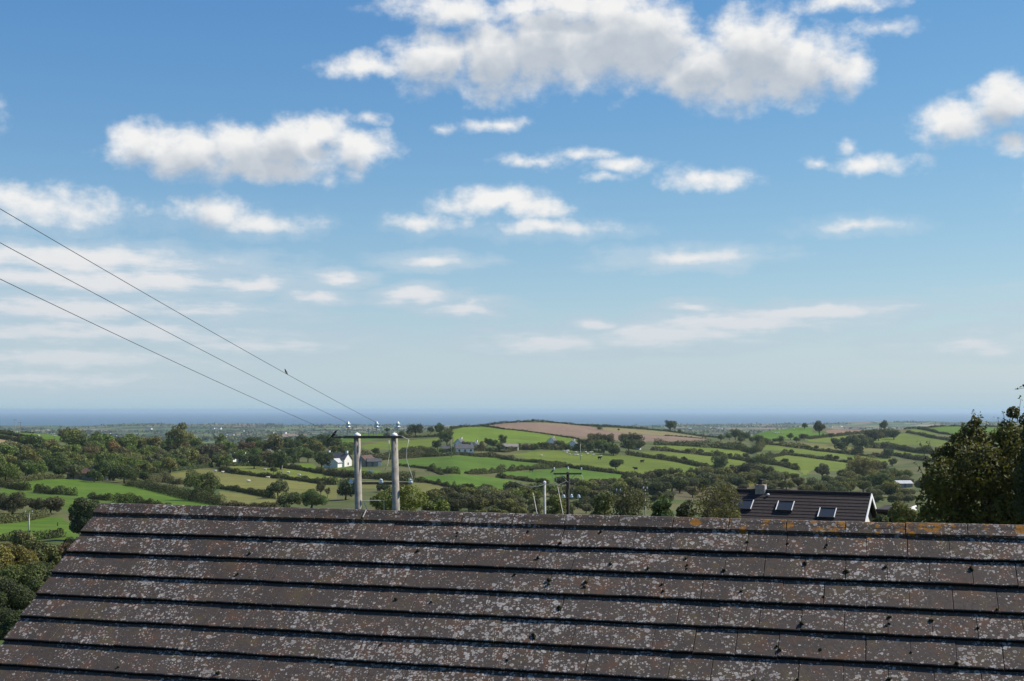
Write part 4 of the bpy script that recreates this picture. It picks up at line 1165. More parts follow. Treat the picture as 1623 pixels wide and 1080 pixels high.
# near left thicket and hedge bushes
for (px, py, r, kind, c, dep, lab) in [
    (20, 800, 22, 'shrub', (.040, .040, .022), None, 'dark purplish thorn bush by the left paddock hedge'),
    (-4, 798, 20, 'shrub', (.042, .056, .024), None, 'dark green bush cut by the left edge above the paddock'),
    (57, 803, 15, 'shrub', (.05, .046, .026), None, 'small brown bush between two thorn bushes above the paddock'),
    (80, 803, 18, 'shrub', (.045, .044, .024), None, 'dark round thorn bush at the paddock corner'),
    (134, 812, 28, 'shrub', (.042, .056, .024), 175, 'dark tree leaning beside the roof verge'),
    (18, 892, 40, 'shrub', (.125, .105, .030), 110, 'yellowing bush at the left edge below the paddock'),
    (62, 885, 32, 'shrub', (.082, .092, .032), 118, 'olive bush under the thin pole'),
    (96, 878, 26, 'shrub', (.090, .062, .034), 120, 'brown bush next to the roof verge'),
    (112, 868, 20, 'shrub', (.050, .060, .026), 125, 'dark green bush touching the roof verge'),
    (30, 940, 42, 'shrub', (.075, .092, .028), 95, 'green bush in the left thicket, second row down'),
    (78, 925, 36, 'shrub', (.050, .066, .026), 100, 'dark leafy bush beside the roof edge in the left thicket'),
    (8, 990, 44, 'shrub', (.036, .046, .020), 80, 'shadowed bush at the bottom of the left thicket'),
    (52, 975, 34, 'shrub', (.045, .058, .022), 86, 'dark bush low beside the roof edge'),
    (-30, 930, 45, 'shrub', (.08, .085, .03), 100, 'olive bush half outside the left edge'),
    (22, 1040, 40, 'shrub', (.032, .044, .018), 62, 'darkest bush at the lower left corner beside the tiles'),
    (-25, 1050, 50, 'shrub', (.036, .048, .02), 66, 'dark bush filling the bottom left corner of the picture'),
    (38, 862, 24, 'shrub', (.095, .098, .036), 130, 'pale olive bush at the near paddock hedge'),
    # behind the ridge
    (640, 800, 42, 'shrub', (.100, .118, .026), 72, 'yellow green bush behind the right twin pole'),
    (604, 800, 26, 'shrub', (.082, .105, .028), 75, 'yellow green bush between the twin poles'),
    (690, 808, 24, 'shrub', (.090, .110, .028), 80, 'low leafy bush right of the twin poles'),
    (1000, 799, 34, 'shrub', (.095, .095, .045), 40, 'pale leaved bush behind the ridge near the thin poles'),
    (958, 800, 26, 'shrub', (.075, .088, .036), 42, 'leafy bush just right of the dark pole'),
    (1050, 806, 22, 'shrub', (.040, .075, .022), 45, 'fresh green upright bush left of the brown round bush'),
    (1146, 803, 50, 'shrub', (.082, .076, .028), 55, 'round bronze green bush left of the bungalow roof'),
    (1090, 812, 20, 'shrub', (.034, .044, .022), 60, 'dark low bush left of the round bronze bush'),
    (880, 806, 24, 'shrub', (.095, .105, .030), 120, 'yellow green bush behind the dark power pole'),
    (1396, 830, 18, 'shrub', (.045, .060, .022), 71, 'clipped dark bush by the bungalow gable end'),
    (1430, 822, 28, 'shrub', (.105, .110, .030), 60, 'sunny yellow green bush left of the near dark tree'),
]:
    if dep is None: grow(px, py, r * 1.15, kind, c, 'shrub', lab, 'bush')
    else: near_bush(px, py, r, c, dep, lab)

# ------------------------------------------------------------------ near dark tree at the right edge
def near_tree(name, label, blobs, n, size, col, base_px, dep, narrow=.6, lim=None):
    g = at(base_px, 800, dep); base = Vector((g.x, g.y, gz(g.x, g.y)))
    t = empty(name, base, 0, label, 'tree')
    C, Rr = [], []
    for (px, py, r, dd) in blobs:
        c = at(px, py, dep + dd) - base; s = r * (dep + dd) / F
        C.append(tuple(c)); Rr.append((s, s, s * .95))
    p, u = blob_points(C, Rr, n, rng, .45)
    o = link(bpy.data.objects.new('crown', leaf_mesh('crown', p, u, size, rng, narrow, TONE[0])), t)
    o.color = (*col, 1)
    mb = MB()
    top = max(c[2] for c in C)
    mb.tube([(0, 0, -.4), (0, 0, .3), (.1, .1, top * .5), (.05, .2, top * .9)], [.2, .17, .11, .03], 8)
    for c in C:
        c = Vector(c); s = Vector((.05, .1, max(.8, c.z * .55)))
        mb.tube([s, s.lerp(c, .5) + Vector((0, 0, .12)), c], [.06, .035, .008], 5)
    mb.build('trunk', M['bark'], t, True)
    return t, base


bl = [(1486, 800, 34, 0), (1478, 765, 20, .3), (1500, 760, 36, -.4), (1498, 724, 20, .2), (1525, 720, 30, 0), (1540, 688, 20, .2), (1546, 668, 9, .1), (1555, 745, 45, -.5), (1530, 790, 50, .4),
      (1580, 710, 30, .3), (1600, 690, 24, 0), (1590, 760, 50, .2), (1620, 730, 45, -.3), (1570, 805, 50, -.2), (1620, 795, 50, .3), (1660, 700, 50, .5), (1660, 780, 60, 0), (1500, 840, 50, 0),
      (1560, 860, 60, .3), (1630, 860, 60, -.2), (1606, 655, 10, .1), (1700, 730, 60, 0), (1515, 695, 10, .1), (1470, 735, 8, .1)]
nt, nbase = near_tree('birch_tree', 'large near dark tree with golden tips filling the right edge', bl, 32000, .084, (.058, .056, .014), 1570, 27)
# thin twigs standing out of the top of that tree
mb = MB(); tp, to = [], []
for (x0, y0, x1, y1) in [(1545, 672, 1541, 652), (1548, 672, 1552, 658), (1532, 690, 1526, 670), (1560, 690, 1564, 668), (1592, 680, 1590, 652), (1598, 676, 1603, 650), (1586, 690, 1581, 662),
                         (1470, 740, 1458, 700), (1480, 730, 1472, 700), (1612, 670, 1618, 632), (1466, 760, 1452, 735)]:
    a, b = at(x0, y0, 27) - nbase, at(x1, y1, 27.2) - nbase
    mb.tube([a, a.lerp(b, .5) + Vector((.01, 0, .02)), b], [.008, .006, .003], 5)
    for j in range(15):
        tp.append(tuple(a.lerp(b, rng.uniform(.1, 1.05)) + Vector(rng.normal(size=3) * .03))); to.append((0, 0, 1))
mb.build('twig', M['bark'], nt)
tl = link(bpy.data.objects.new('twig_leaves', leaf_mesh('twig_leaves', np.array(tp), np.array(to, float), .065, rng)), nt)
tl.color = (.055, .065, .022, 1)
bl2 = [(1640, 690, 22, 0), (1650, 720, 30, 0), (1625, 665, 10, .1), (1630, 645, 6, 0), (1660, 660, 26, 0), (1640, 760, 34, 0), (1680, 700, 40, 0), (1660, 800, 50, 0)]
near_tree('conifer_tree', 'dark needled branches cut off by the right edge', bl2, 9000, .10, (.026, .034, .016), 1660, 23, .25)
# a sprig reaching into the frame from a taller branch outside it
sb = at(1700, 600, 24); sbase = Vector((sb.x, sb.y, gz(sb.x, sb.y)))
spt = empty('birch_tree', sbase, 0, 'leafy twig reaching into the upper right edge above the dark tree', 'tree')
mb = MB(); mb.tube([(0, 0, -.3), (.02, 0, 3), sb - sbase], [.09, .06, .012], 6); mb.build('trunk', M['bark'], spt, True)
mb = MB(); tp = []
for (x1, y1) in [(1608, 618), (1616, 613), (1626, 606), (1640, 620), (1650, 598)]:
    a, b = sb - sbase, at(x1, y1, 24) - sbase
    mb.tube([a, a.lerp(b, .5), b], [.010, .006, .003], 5)
    for j in range(12): tp.append(tuple(a.lerp(b, rng.uniform(.4, 1.02)) + Vector(rng.normal(size=3) * .022)))
mb.build('twig', M['bark'], spt)
tp = np.array(tp)
CC, CR = [], []
for (px, py, r) in [(1712, 600, 34), (1745, 640, 55), (1775, 580, 55), (1740, 710, 55), (1790, 690, 60)]:
    CC.append(tuple(at(px, py, 24.3) - sbase)); CR.append((r * 24.3 / F,) * 3)
cp, cu = blob_points(CC, CR, 6000, rng, .45)
tp = np.concatenate([tp, cp])
tl = link(bpy.data.objects.new('crown', leaf_mesh('crown', tp, np.concatenate([np.tile([[0, 0, 1.]], (len(tp) - len(cp), 1)), cu]), .07, rng)), spt)
tl.color = (.055, .06, .022, 1)

# ------------------------------------------------------------------ far woods on the coastal plain: one mass nobody could count
def far_woods():
    pts, outs = [], []
    for i in range(1500):
        dpt = 1700 * (6900 / 1700) ** rng.random() ** .8; a = rng.uniform(-.47, .47)
        x0, y0 = dpt * math.sin(a), dpt * math.cos(a)
        if vnoise(np.array([x0]), np.array([y0]), 600, 9)[0] < -.16: continue
        ln = rng.uniform(40, 260) if rng.random() < .7 else 60; ang = rng.uniform(-.35, .35) + (1.57 if rng.random() < .2 else 0)
        k = int(ln / 9) + 3
        t = rng.uniform(-.5, .5, k) * ln
        w = 5 if ln > 70 else 35
        x = x0 + t * math.cos(ang) + rng.normal(size=k) * w * .6; y = y0 + t * math.sin(ang) + rng.normal(size=k) * w * .6
        z = ground_z(x, y) + rng.uniform(1, 8, k) * (1.0 if w > 9 else .75)
        pts.append(np.stack([x, y, z], 1))
    p = np.concatenate(pts)
    p = p[p[:, 2] > SEA_Z + 6]
    o = link(bpy.data.objects.new('distant_woodland', leaf_mesh('distant_woodland', p, rng.normal(size=p.shape) * .3 + np.array([0, -.5, .6]), 10.0, rng, .9)))
    o.color = (.028, .040, .020, 1)
    tag(o, 'dark specks of hedges and woods on the hazy coastal plain', 'woodland', kind='stuff')


far_woods()

# ------------------------------------------------------------------ houses
def gable_body(mb, L_, D_, H, Rf, ox=0, oy=0, rz=0):
    c, s = math.cos(rz), math.sin(rz)
    T = lambda p: (ox + p[0] * c - p[1] * s, oy + p[0] * s + p[1] * c, p[2])
    x, y = L_ / 2, D_ / 2
    v = [(-x, -y, -1), (x, -y, -1), (x, y, -1), (-x, y, -1), (-x, -y, H), (x, -y, H), (x, y, H), (-x, y, H), (-x, 0, H + Rf), (x, 0, H + Rf)]
    mb.add([T(p) for p in v], [(0, 1, 5, 4), (2, 3, 7, 6), (1, 2, 6, 9, 5), (3, 0, 4, 8, 7), (4, 5, 9, 8), (6, 7, 8, 9)])


def gable_roof(mb, L_, D_, H, Rf, ox=0, oy=0, rz=0, over=.35, th=.16):
    c, s = math.cos(rz), math.sin(rz)
    T = lambda p: (ox + p[0] * c - p[1] * s, oy + p[0] * s + p[1] * c, p[2])
    x, y = L_ / 2 + over, D_ / 2
    k = Rf / y
    y2 = y + over
    for sg in (-1, 1):
        v = [(-x, sg * y2, H - k * over + .03), (x, sg * y2, H - k * over + .03), (x, 0, H + Rf + .03), (-x, 0, H + Rf + .03)]
        v += [(p[0], p[1], p[2] + th) for p in v]
        f = [(0, 1, 2, 3), (4, 7, 6, 5), (0, 4, 5, 1), (1, 5, 6, 2), (2, 6, 7, 3), (3, 7, 4, 0)]
        mb.add([T(p) for p in v], f if sg < 0 else [q[::-1] for q in f])


def house(label, pos, rz, L_, D_, H, Rf, wall='render', roof='slate', chim=1, wins=3, wing=None, name='house', cat='house', group=None):
    t = empty(name, pos, rz, label, cat, group)
    mb = MB(); gable_body(mb, L_, D_, H, Rf)
    mb.build('wall', M[wall], t)
    mb = MB(); gable_roof(mb, L_, D_, H, Rf)
    ro = mb.build('roof', M[roof], t)
    if wing:
        wl, wd, wh, wr, ox, oy, wz = wing
        mb = MB(); gable_body(mb, wl, wd, wh, wr, ox, oy, wz); mb.build('wing_wall', M[wall], t)
        mb = MB(); gable_roof(mb, wl, wd, wh, wr, ox, oy, wz); mb.build('wing_roof', M['paleroof' if name == 'farmhouse' else roof], t)
    for i in range(chim):
        x = (L_ / 2 - .7) * (1 if i == 0 else -1)
        MB().box(x - .45, x + .45, -.4, .4, H + Rf - .7, H + Rf + 1.1).build('chimney', M['stone' if wall != 'render' else 'render'], ro)
        MB().lathe([(.16, 0), (.13, .5)], (x, 0, H + Rf + 1.1), 8).build('chimney_pot', M['clay'], ro)
    for i in range(wins):
        x = -L_ / 2 + L_ * (i + .5) / wins
        for yy, d_ in ((-D_ / 2, -1), (D_ / 2, 1)):
            nm = 'door' if (i == wins // 2 and d_ < 0) else 'window'
            z0, z1 = (0.05, 2.0) if nm == 'door' else (.95, 2.0)
            a, b = yy - .05, yy + .05
            w_ = MB().box(x - .5, x + .5, a, b, z0, z1).build(nm, M['pane' if nm == 'window' else 'door'], t)
            MB().box(x - .6, x + .6, min(a, yy + d_ * .10), max(b, yy + d_ * .10), z0 - .12, z0 - .02).build('sill' if nm == 'window' else 'step', M['stone'], w_)
    for sgn in (-1, 1):                                  # gable windows
        x = sgn * L_ / 2
        MB().box(x - .05, x + .05, -.45, .45, .95, 2.05).build('window', M['pane'], t)
    return t


def hh(w, x, y):
    (px, py), = zp(w, (x, y)); return hit(px, py)


house('white farmhouse with dark roof and grey roofed wing left of the twin poles', hh('C', 1000, 520), 2.70, 11, 6.2, 3.6, 2.7, chim=2, wing=(6.0, 4.2, 2.4, 1.5, -2.6, 4.4, 1.57), name='farmhouse')
house('stone barn with red brown roof between the twin poles', hh('C', 1325, 510), 1.15, 9, 5.5, 2.6, 2.2, 'stone', 'redroof', 0, 2, name='barn', cat='barn')
house('low pale stone shed beside the red brown barn', hh('C', 1400, 515), .2, 4.5, 4, 2.3, 1.2, 'stone', 'slate', 0, 1, name='shed', cat='shed')
house('small shed with a white end right of the barn', hh('C', 1455, 505), .1, 4.0, 3.4, 2.1, 1.0, 'render', 'slate', 0, 1, name='shed', cat='shed')
house('white cottage in the hamlet below the lime pasture', hh('D', 1000, 355), .25, 10, 5.5, 2.6, 2.2, chim=2)
house('white gabled cottage highest of the hamlet', hh('D', 950, 305), 1.2, 6, 5, 3.4, 2.4, chim=1)
house('white cottage gable right of the conical tree', hh('D', 1135, 325), 1.3, 6, 4.5, 2.8, 2.2, chim=1)
house('grey cottage at the left end of the hamlet', hh('D', 790, 350), .1, 5, 4, 2.2, 1.5, 'stone', chim=1)
house('long grey roofed farm building right of the hamlet', hh('D', 1530, 318), -.15, 11, 5, 2.0, 1.6, 'stone', 'stone', 0, 4, name='barn', cat='barn')
house('white gabled cottage above the sheep pasture', hh('E', 555, 385), 1.25, 7, 6, 2.8, 2.6, chim=1)
house('pale walled cottage left of the dark hillside clump', hh('E', 800, 420), 1.3, 7, 6, 3.2, 2.2, chim=1)
house('tiny white cottage below the dark hillside clump', hh('E', 1550, 425), 1.2, 4, 4, 2.3, 1.4, chim=0, wins=1)
house('white cottage peeping out at the foot of the left woods', hh('A', 1245, 785), 1.4, 4, 2.2, 2.4, 1.0, chim=0, wins=1)
house('white gable half hidden in the left woods, nearer the rust tree', hh('A', 1330, 715), 1.35, 4, 2.4, 2.6, 1.2, chim=0, wins=1)
house('white gable half hidden in the left woods, further right', hh('A', 1445, 725), 1.45, 4, 2.4, 2.6, 1.4, chim=0, wins=1)
house('pinkish low cottage in the gap of the left woods', hh('A', 955, 775), .1, 9, 4, 2.2, 1.5, 'stone', 'redroof', 1, 3)
house('white cottage gable by the roadside hedge, left one', hh('B', 1240, 530), 1.3, 5, 3.6, 2.6, 1.9, chim=1, wins=2)
house('white cottage gable by the roadside hedge, right one', hh('B', 1365, 545), 1.25, 5, 4, 2.6, 1.9, chim=1, wins=2)
house('slim white gable among dark trees left of the farm', hh('C', 190, 450), 1.4, 5, 3.0, 4.2, 1.8, chim=0, wins=1)
house('pale roofed hut among trees left of the near dark tree', hit(1431, 773), .1, 7.0, 5, 1.9, 1.1, 'stone', 'paleroof', 0, 1, name='hut', cat='hut')
MB().box(-1.2, 1.2, -.05, .05, 0, 1.1).build('notice_board', M['white'])
nb = bpy.data.objects['notice_board']; nb.location = hh('C', 1388, 590); nb.rotation_euler = (0, 0, .1)
nb.name = 'white_panel'; tag(nb, 'small white panel in the farm garden hedge', 'panel')
pr = MB().box(-1.5, 1.5, -1, 1, -.3, 1.5).build('garden_shed', M['rust']); pr.location = hh('C', 955, 525); tag(pr, 'little red brown lean-to in front of the farmhouse', 'shed')

# scattered houses of the coastal plain: too small to show parts beyond walls and roof
mbw = MB(); gable_body(mbw, 18, 10, 6, 4); fw_ = mbw.mesh('wall', M['render'])
mbr = MB(); gable_roof(mbr, 18, 10, 6, 4); fr_ = mbr.mesh('roof', M['slate'])


def plain_house(px, py, s=1.0):
    v = pix_dir(px, py)
    dd = np.geomspace(1800, 8000, 900); P_ = np.outer(dd, np.array(v) / v.y)
    b = np.nonzero(P_[:, 2] < ground_z(P_[:, 0], P_[:, 1]))[0]
    i = b[0] if len(b) else 700
    pos = P_[i]; pos[2] = gz(pos[0], pos[1])
    t = empty('house', pos, rng.uniform(-.8, .8), 'distant pale house dotted on the hazy coastal plain', 'house', 'houses of the coastal plain')
    t.scale = (s, s, s)
    link(bpy.data.objects.new('wall', fw_), t); link(bpy.data.objects.new('roof', fr_), t)


for w, pts in (('A', [(1240, 262), (1345, 282), (1430, 292), (1472, 288), (555, 208), (1280, 250), (1180, 255)]),
               ('B', [(270, 162), (245, 158), (1135, 242), (1160, 240), (1020, 150), (1360, 182), (1205, 232), (1240, 230), (1095, 155), (420, 270), (290, 158)]),
               ('C', [(380, 132), (830, 128), (230, 128)]), ('F', [(865, 162), (1100, 165), (1062, 192), (930, 175), (1200, 160), (690, 185), (1010, 178), (960, 195), (1350, 165)]),
               ('G', [(30, 165), (275, 160), (980, 165), (860, 170)])):
    for p in zp(w, *pts): plain_house(*p, s=rng.uniform(.5, .95))

# ------------------------------------------------------------------ bungalow behind the ridge
def bungalow():
    dep = 76.0
    apex = at(1380.5, 784, dep)
    psi = R_(26); pr_ = R_(35)
    base_z = gz(apex.x, apex.y) - .5
    Lr, half = 9.8, 4.6
    t = empty('bungalow', (apex.x, apex.y, base_z), -psi, 'dark tiled bungalow roof with three skylights and white gable boards', 'house')
    zr = apex.z - base_z                                # ridge height; local x runs left from the gable (negative), y away
    tp_ = math.tan(pr_)
    eave = zr - half * tp_
    v = [(-Lr + .3, -half + .4, -.5), (-.3, -half + .4, -.5), (-.3, half - .4, -.5), (-Lr + .3, half - .4, -.5)]
    v += [(p[0], p[1], zr - abs(p[1]) * tp_ - .15) for p in v] + [(-Lr + .3, 0, zr - .15), (-.3, 0, zr - .15)]
    MB().add(v, [(0, 1, 5, 4), (2, 3, 7, 6), (1, 2, 6, 9, 5), (3, 0, 4, 8, 7)]).build('wall', M['render'], t)
    mb = MB(); g = .30; n = int(half / math.cos(pr_) / g)
    for sg in (-1, 1):
        for i in range(n):                              # stepped courses
            s0, s1 = i * g, (i + 1) * g
            y0, y1 = sg * s0 * math.cos(pr_), sg * s1 * math.cos(pr_)
            z0, z1 = zr - s0 * math.sin(pr_), zr - s1 * math.sin(pr_)
            vv = [(-Lr, y0, z0 + .005), (0, y0, z0 + .005), (0, y1, z1 + .035), (-Lr, y1, z1 + .035), (-Lr, y1, z1 - .05), (0, y1, z1 - .05), (0, y0, z0 - .08), (-Lr, y0, z0 - .08)]
            f = [(0, 3, 2, 1), (3, 4, 5, 2), (4, 7, 6, 5), (1, 2, 5, 6), (0, 7, 4, 3)]
            mb.add(vv, f if sg < 0 else [q[::-1] for q in f])
    ro = mb.build('roof', M['btile'], t)
    mb = MB(); mb.tube([(-Lr, 0, zr + .03), (0, 0, zr + .03)], .11, 8); mb.build('ridge_cap', M['btile'], ro)
    for sg in (-1, 1):                                  # white gable boards, proud of the tiles
        a, b = Vector((.02, 0, zr + .06)), Vector((.02, sg * half, zr + .06 - half * tp_))
        vv = [a + Vector((0, 0, -.24)), b + Vector((0, 0, -.24)), b, a]
        vv += [p + Vector((.05, 0, 0)) for p in vv]
        f = [(0, 1, 2, 3), (7, 6, 5, 4), (0, 4, 5, 1), (1, 5, 6, 2), (2, 6, 7, 3), (3, 7, 4, 0)]
        MB().add([tuple(p) for p in vv], f).build('bargeboard', M['white'], t)
    # skylights
    def on(x, s, up): return Vector((x, -s * math.cos(pr_) - up * -math.sin(pr_) * -1, zr - s * math.sin(pr_) + up * math.cos(pr_)))
    for (x, s) in ((-2.75, 1.5), (-5.35, 1.0), (-7.85, 1.0)):
        w_, l_ = 1.0, .92
        q = [on(x, s, .10), on(x + w_, s, .10), on(x + w_, s + l_, .12), on(x, s + l_, .12)]
        dn = Vector((0, -math.sin(pr_), math.cos(pr_)))
        lo = [p - dn * .16 for p in q]
        sk = MB().add([tuple(p) for p in q + lo], [(0, 3, 2, 1), (0, 1, 5, 4), (1, 2, 6, 5), (2, 3, 7, 6), (3, 0, 4, 7)]).build('skylight', M['skypane'], ro)
        cen = sum(q, Vector()) / 4
        for (i, j) in ((0, 1), (1, 2), (2, 3), (3, 0)):
            a, b = q[i] + dn * .012, q[j] + dn * .012
            inn = lambda p: p.lerp(cen, .09)
            MB().add([tuple(p) for p in (a, b, inn(b), inn(a), a + dn * .03, b + dn * .03, inn(b) + dn * .03, inn(a) + dn * .03)],
                     [(4, 5, 6, 7), (0, 1, 5, 4), (3, 7, 6, 2), (1, 2, 6, 5), (0, 4, 7, 3)]).build('skylight_frame', M['white' if (i, j) in ((1, 2), (3, 0)) else 'btile'], sk)
    # chimney beyond the ridge
    ch = MB().box(-6.95, -6.40, -.25, .3, zr - .5, zr + .34).box(-6.99, -6.36, -.29, .34, zr + .34, zr + .41).build('chimney', M['brick'], t)
    MB().lathe([(.15, 0), (.13, .28), (.19, .30), (.15, .36)], (-6.68, .02, zr + .41), 10).build('chimney_pot', M['clay'], ch)
    MB().box(-6.398, -6.355, -.20, .25, zr - .2, zr + .335).build('chimney_lit_side', M['paleroof'], ch)  # added pale sheet, paints the sunlit right side of the chimney
    MB().blob(on(-6.1, .42, .1), (.09, .09, .07)).build('roof_vent', M['white'], ro)
    # side lean-to with a flat dark roof and white fascia end
    MB().box(.4, 2.2, -.8, 2.2, zr - .95, zr - .80).build('lean_to_roof', M['btile'], t)
    MB().box(2.2, 2.28, -.8, 2.2, zr - 1.0, zr - .72).build('fascia', M['white'], t)
    MB().box(.42, 2.1, -.6, 2.0, -.5, zr - .96).build('lean_to_wall', M['felt'], t)


bungalow()

# ------------------------------------------------------------------ power poles and lines
def insulator(parent, p, s=1.0, tilt=0.0):
    pin = MB().tube([(0, 0, 0), (0, 0, .36 * s)], .018 * s, 6).build('insulator_pin', M['steel'], parent); pin.location = p
    sh = MB().lathe([(.03, .26), (.085, .27), (.10, .31), (.05, .34), (.045, .36), (.075, .37), (.085, .41), (.04, .45), (.03, .50)], n=10)
    sh.v = [(a * s, b * s, c * s) for a, b, c in sh.v]
    sh.build('insulator_bell', M['glass'], pin, True)
    return pin


def bell(parent, p, r):
    MB().lathe([(r * .3, -r), (r * .9, -r * .8), (r, -r * .2), (r * .55, 0), (r * .8, r * .25), (r * .7, r * .7), (r * .2, r)], p, 10).build('insulator_bell', M['glass'], parent, True)


HD_ = 45.0
topz = at(566, 689, HD_)


def hframe():
    L_, R2 = at(566, 690, HD_), at(626, 690, HD_)
    base = Vector((at(596, 690, HD_).x, HD_, gz(at(596, 690, HD_).x, HD_)))
    t = empty('twin_power_pole', base, 0, 'weathered twin pole power frame with crossarm and glass insulators behind the ridge', 'power pole')
    for (x0, x1, y0) in ((566, 577.5, 0), (625, 637.5, 0)):
        a = at(x0, 690, HD_) - base
        b = at(x0 + (x1 - x0) * (base.z * -1 * F / HD_ - 40) / 400, 690, HD_) - base
        MB().tube([(b.x, 0, -.6), (a.x, 0, a.z)], [.165, .118], 12).build('pole', M['pole'], t, True)
        MB().lathe([(.135, -.05), (.13, .02), (.02, .09)], (a.x, 0, a.z), 10).build('pole_cap', M['white'], t, True)
    za = (at(596, 693, HD_) - base).z
    xa, xb = at(546, 693, HD_).x - base.x, at(640, 693, HD_).x - base.x
    MB().box(xa, xb, -.19, -.10, za - .045, za + .045).build('crossarm', M['arm'], t)
    MB().box(xa, xb, .10, .19, za - .045, za + .045).build('crossarm', M['arm'], t)
    for px in (552.5, 597.5, 631):
        insulator(t, (at(px, 693, HD_).x - base.x, -.145, za + .06), 1.0)
    for px in (544.5, 585, 592.5):
        MB().tube([(at(px, 693, HD_).x - base.x, -.15, za + .05), (at(px, 693, HD_).x - base.x, -.15, za + .2)], .012, 5).build('bolt', M['steel'], t)
    zb = (at(600, 766.5, HD_) - base).z
    MB().box(at(556, 766, HD_).x - base.x, at(652, 766, HD_).x - base.x, .16, .25, zb - .05, zb + .04).build('lower_crossarm', M['arm'], t)
    for px in (557.5, 603.5, 650.5):
        bell(t, (at(px, 763, HD_).x - base.x, .05 if px != 557.5 else -.2, (at(px, 763, HD_) - base).z), .085)
    # hanging pale leads
    for pts in ([(648, 697), (644.5, 712), (644, 728), (649, 744), (653.5, 757), (652, 762)], [(616.5, 698), (617, 722), (614, 738), (610, 745)]):
        MB().tube([at(a, b, HD_ - .25) - base for a, b in pts], .013, 6).build('lead', M['cable'], t, True)
    MB().tube([at(637, 692, HD_ - .25) - base, at(648, 697, HD_ - .25) - base], .012, 6).build('lead', M['cable'], t)
    MB().tube([at(575, 793.5, HD_) - base, at(609, 793.5, HD_) - base], .012, 5).build('tie_rod', M['cable'], t)
    MB().tube([at(577, 797, HD_) - base, at(592, 830, HD_) - base], .02, 5).build('brace', M['cable'], t)
    MB().tube([at(608.5, 793.5, HD_) - base, at(609, 840, HD_) - base], .011, 5).build('earth_wire', M['cable'], t)
    return t


hframe()


def wire(label, a, b, sag, r=.006, name='power_line', group='overhead wires', mat='wire'):
    pts = []
    for i in range(41):
        u = i / 40; p = a.lerp(b, u); p.z -= sag * 4 * u * (1 - u); pts.append(p - a)
    o = MB().tube(pts, r, 6).build(name, M[mat], None, True); o.location = a
    return tag(o, label, 'cable', group)


WN = []
for (px, py, x0, y0, lab) in ((597.5, 670.5, 0, 330, 'uppermost of the three wires running to the upper left'), (552.5, 671.5, 0, 383, 'middle of the three wires running to the upper left'), (543, 692.5, 0, 440, 'lowest of the three wires running to the upper left')):
    a = at(px, py, HD_ - .15)
    sl = (y0 - py) / (x0 - px)
    b = at(-420, y0 + sl * 1.035 * -420, 14)
    WN.append((a, b)); wire(lab, a, b, .10)


def single_pole(label, px, top, dep, dia, mat, arm=None, arm_y=0, ins=(), lean=0.0, steel=None):
    tpt = at(px, top, dep)
    base = Vector((tpt.x, dep, gz(tpt.x, dep)))
    t = empty('power_pole', base, 0, label, 'power pole')
    h = tpt.z - base.z
    MB().tube([(lean, 0, -.6), (0, 0, h)], [dia * .62, dia * .45], 10).build('pole', M[mat], t, True)
    if arm:
        z = h - arm_y * dep / F
        MB().box(arm[0] * dep / F, arm[1] * dep / F, -dia * .5 - .1, -dia * .5 - .005, z - .06, z + .06).build('crossarm', M[steel or 'arm'], t)
        for x in ins:
            insulator(t, (x * dep / F, -dia * .5 - .05, z + .06), .8)
    return t, base, h


p1, b1, h1 = single_pole('dark creosoted pole with a crossarm behind the middle of the ridge', 900, 748.5, 94, .25, 'darkpole', (-22.5, 21.5), 2.4, (-22, 21))
insulator(p1, (.02, 0, h1 - .05), .9)
for (x, y) in ((893.5, 787), (905.7, 786.5), (917.3, 787)):
    bell(p1, at(x, y, 93.7) - b1, .13)
MB().box(-.4, 1.05, -.25, -.17, (at(900, 789, 94) - b1).z - .05, (at(900, 789, 94) - b1).z + .03).build('lower_crossarm', M['arm'], p1)
for pts in ([(877, 751), (876, 757), (879, 762)], [(880, 752), (882, 760), (881, 765)], [(921, 752), (924, 758), (923, 764)]):
    MB().tube([at(a, b, 93.8) - b1 for a, b in pts], .02, 5).build('lead', M['cable'], p1, True)
MB().tube([at(889, 770, 93.6) - b1, at(893, 790, 93.6) - b1], .015, 5).build('lead', M['cable'], p1)
for sx in (-1, 1):
    MB().tube([(0, -.16, h1 - .75), (sx * .55, -.16, h1 - .16)], .02, 5).build('arm_brace', M['steel'], p1)
p2, b2, h2 = single_pole('pale slim pole with slack cables left of the dark pole', 863.2, 765, 90, .20, 'palepole')
MB().lathe([(.11, -.03), (.10, .06), (.02, .12)], (0, 0, h2), 8).build('pole_cap', M['white'], p2)
c0 = at(863.2, 767.5, 89.8)
for (x, y, dp, lab) in ((818, 765, 60, 'slack cable hanging left from the pale slim pole'), (898, 762.5, 93.7, 'slack cable between the pale slim pole and the dark pole')):
    wire(lab, c0, at(x, y, dp), .18, .022, 'slack_cable', 'cables at the pale pole')
wire('stay wire running down left of the pale slim pole', at(845, 782, 88), at(852, 818, 84), 0, .018, 'stay_wire', None, 'cable')
wire('stay wire running down right of the pale slim pole', at(884, 772, 90), at(893, 818, 86), 0, .018, 'stay_wire', None, 'cable')
single_pole('slim grey pole with a short crossarm right of the dark pole', 989, 777, 140, .19, 'pole', (-13, 1.5), 4.3, (-12, -6))
single_pole('thin grey pole left of the fresh green bush', 1022.5, 776, 125, .13, 'pole', (-4, 4), 3, (-3, 3))
single_pole('thin pale pole with small crossarm in front of the left paddock', 46.3, 813.5, 190, .19, 'palepole', (-6, 6), 1.0, (-5.5, 5.5), steel='palepole')
single_pole('short dark post in the left paddock', 91.5, 828, 215, .18, 'darkpole')
single_pole('distant pole with crossarm on the left skyline, taller one', 24.1, 665, 800, .36, 'pole', (-3, 3), .6)
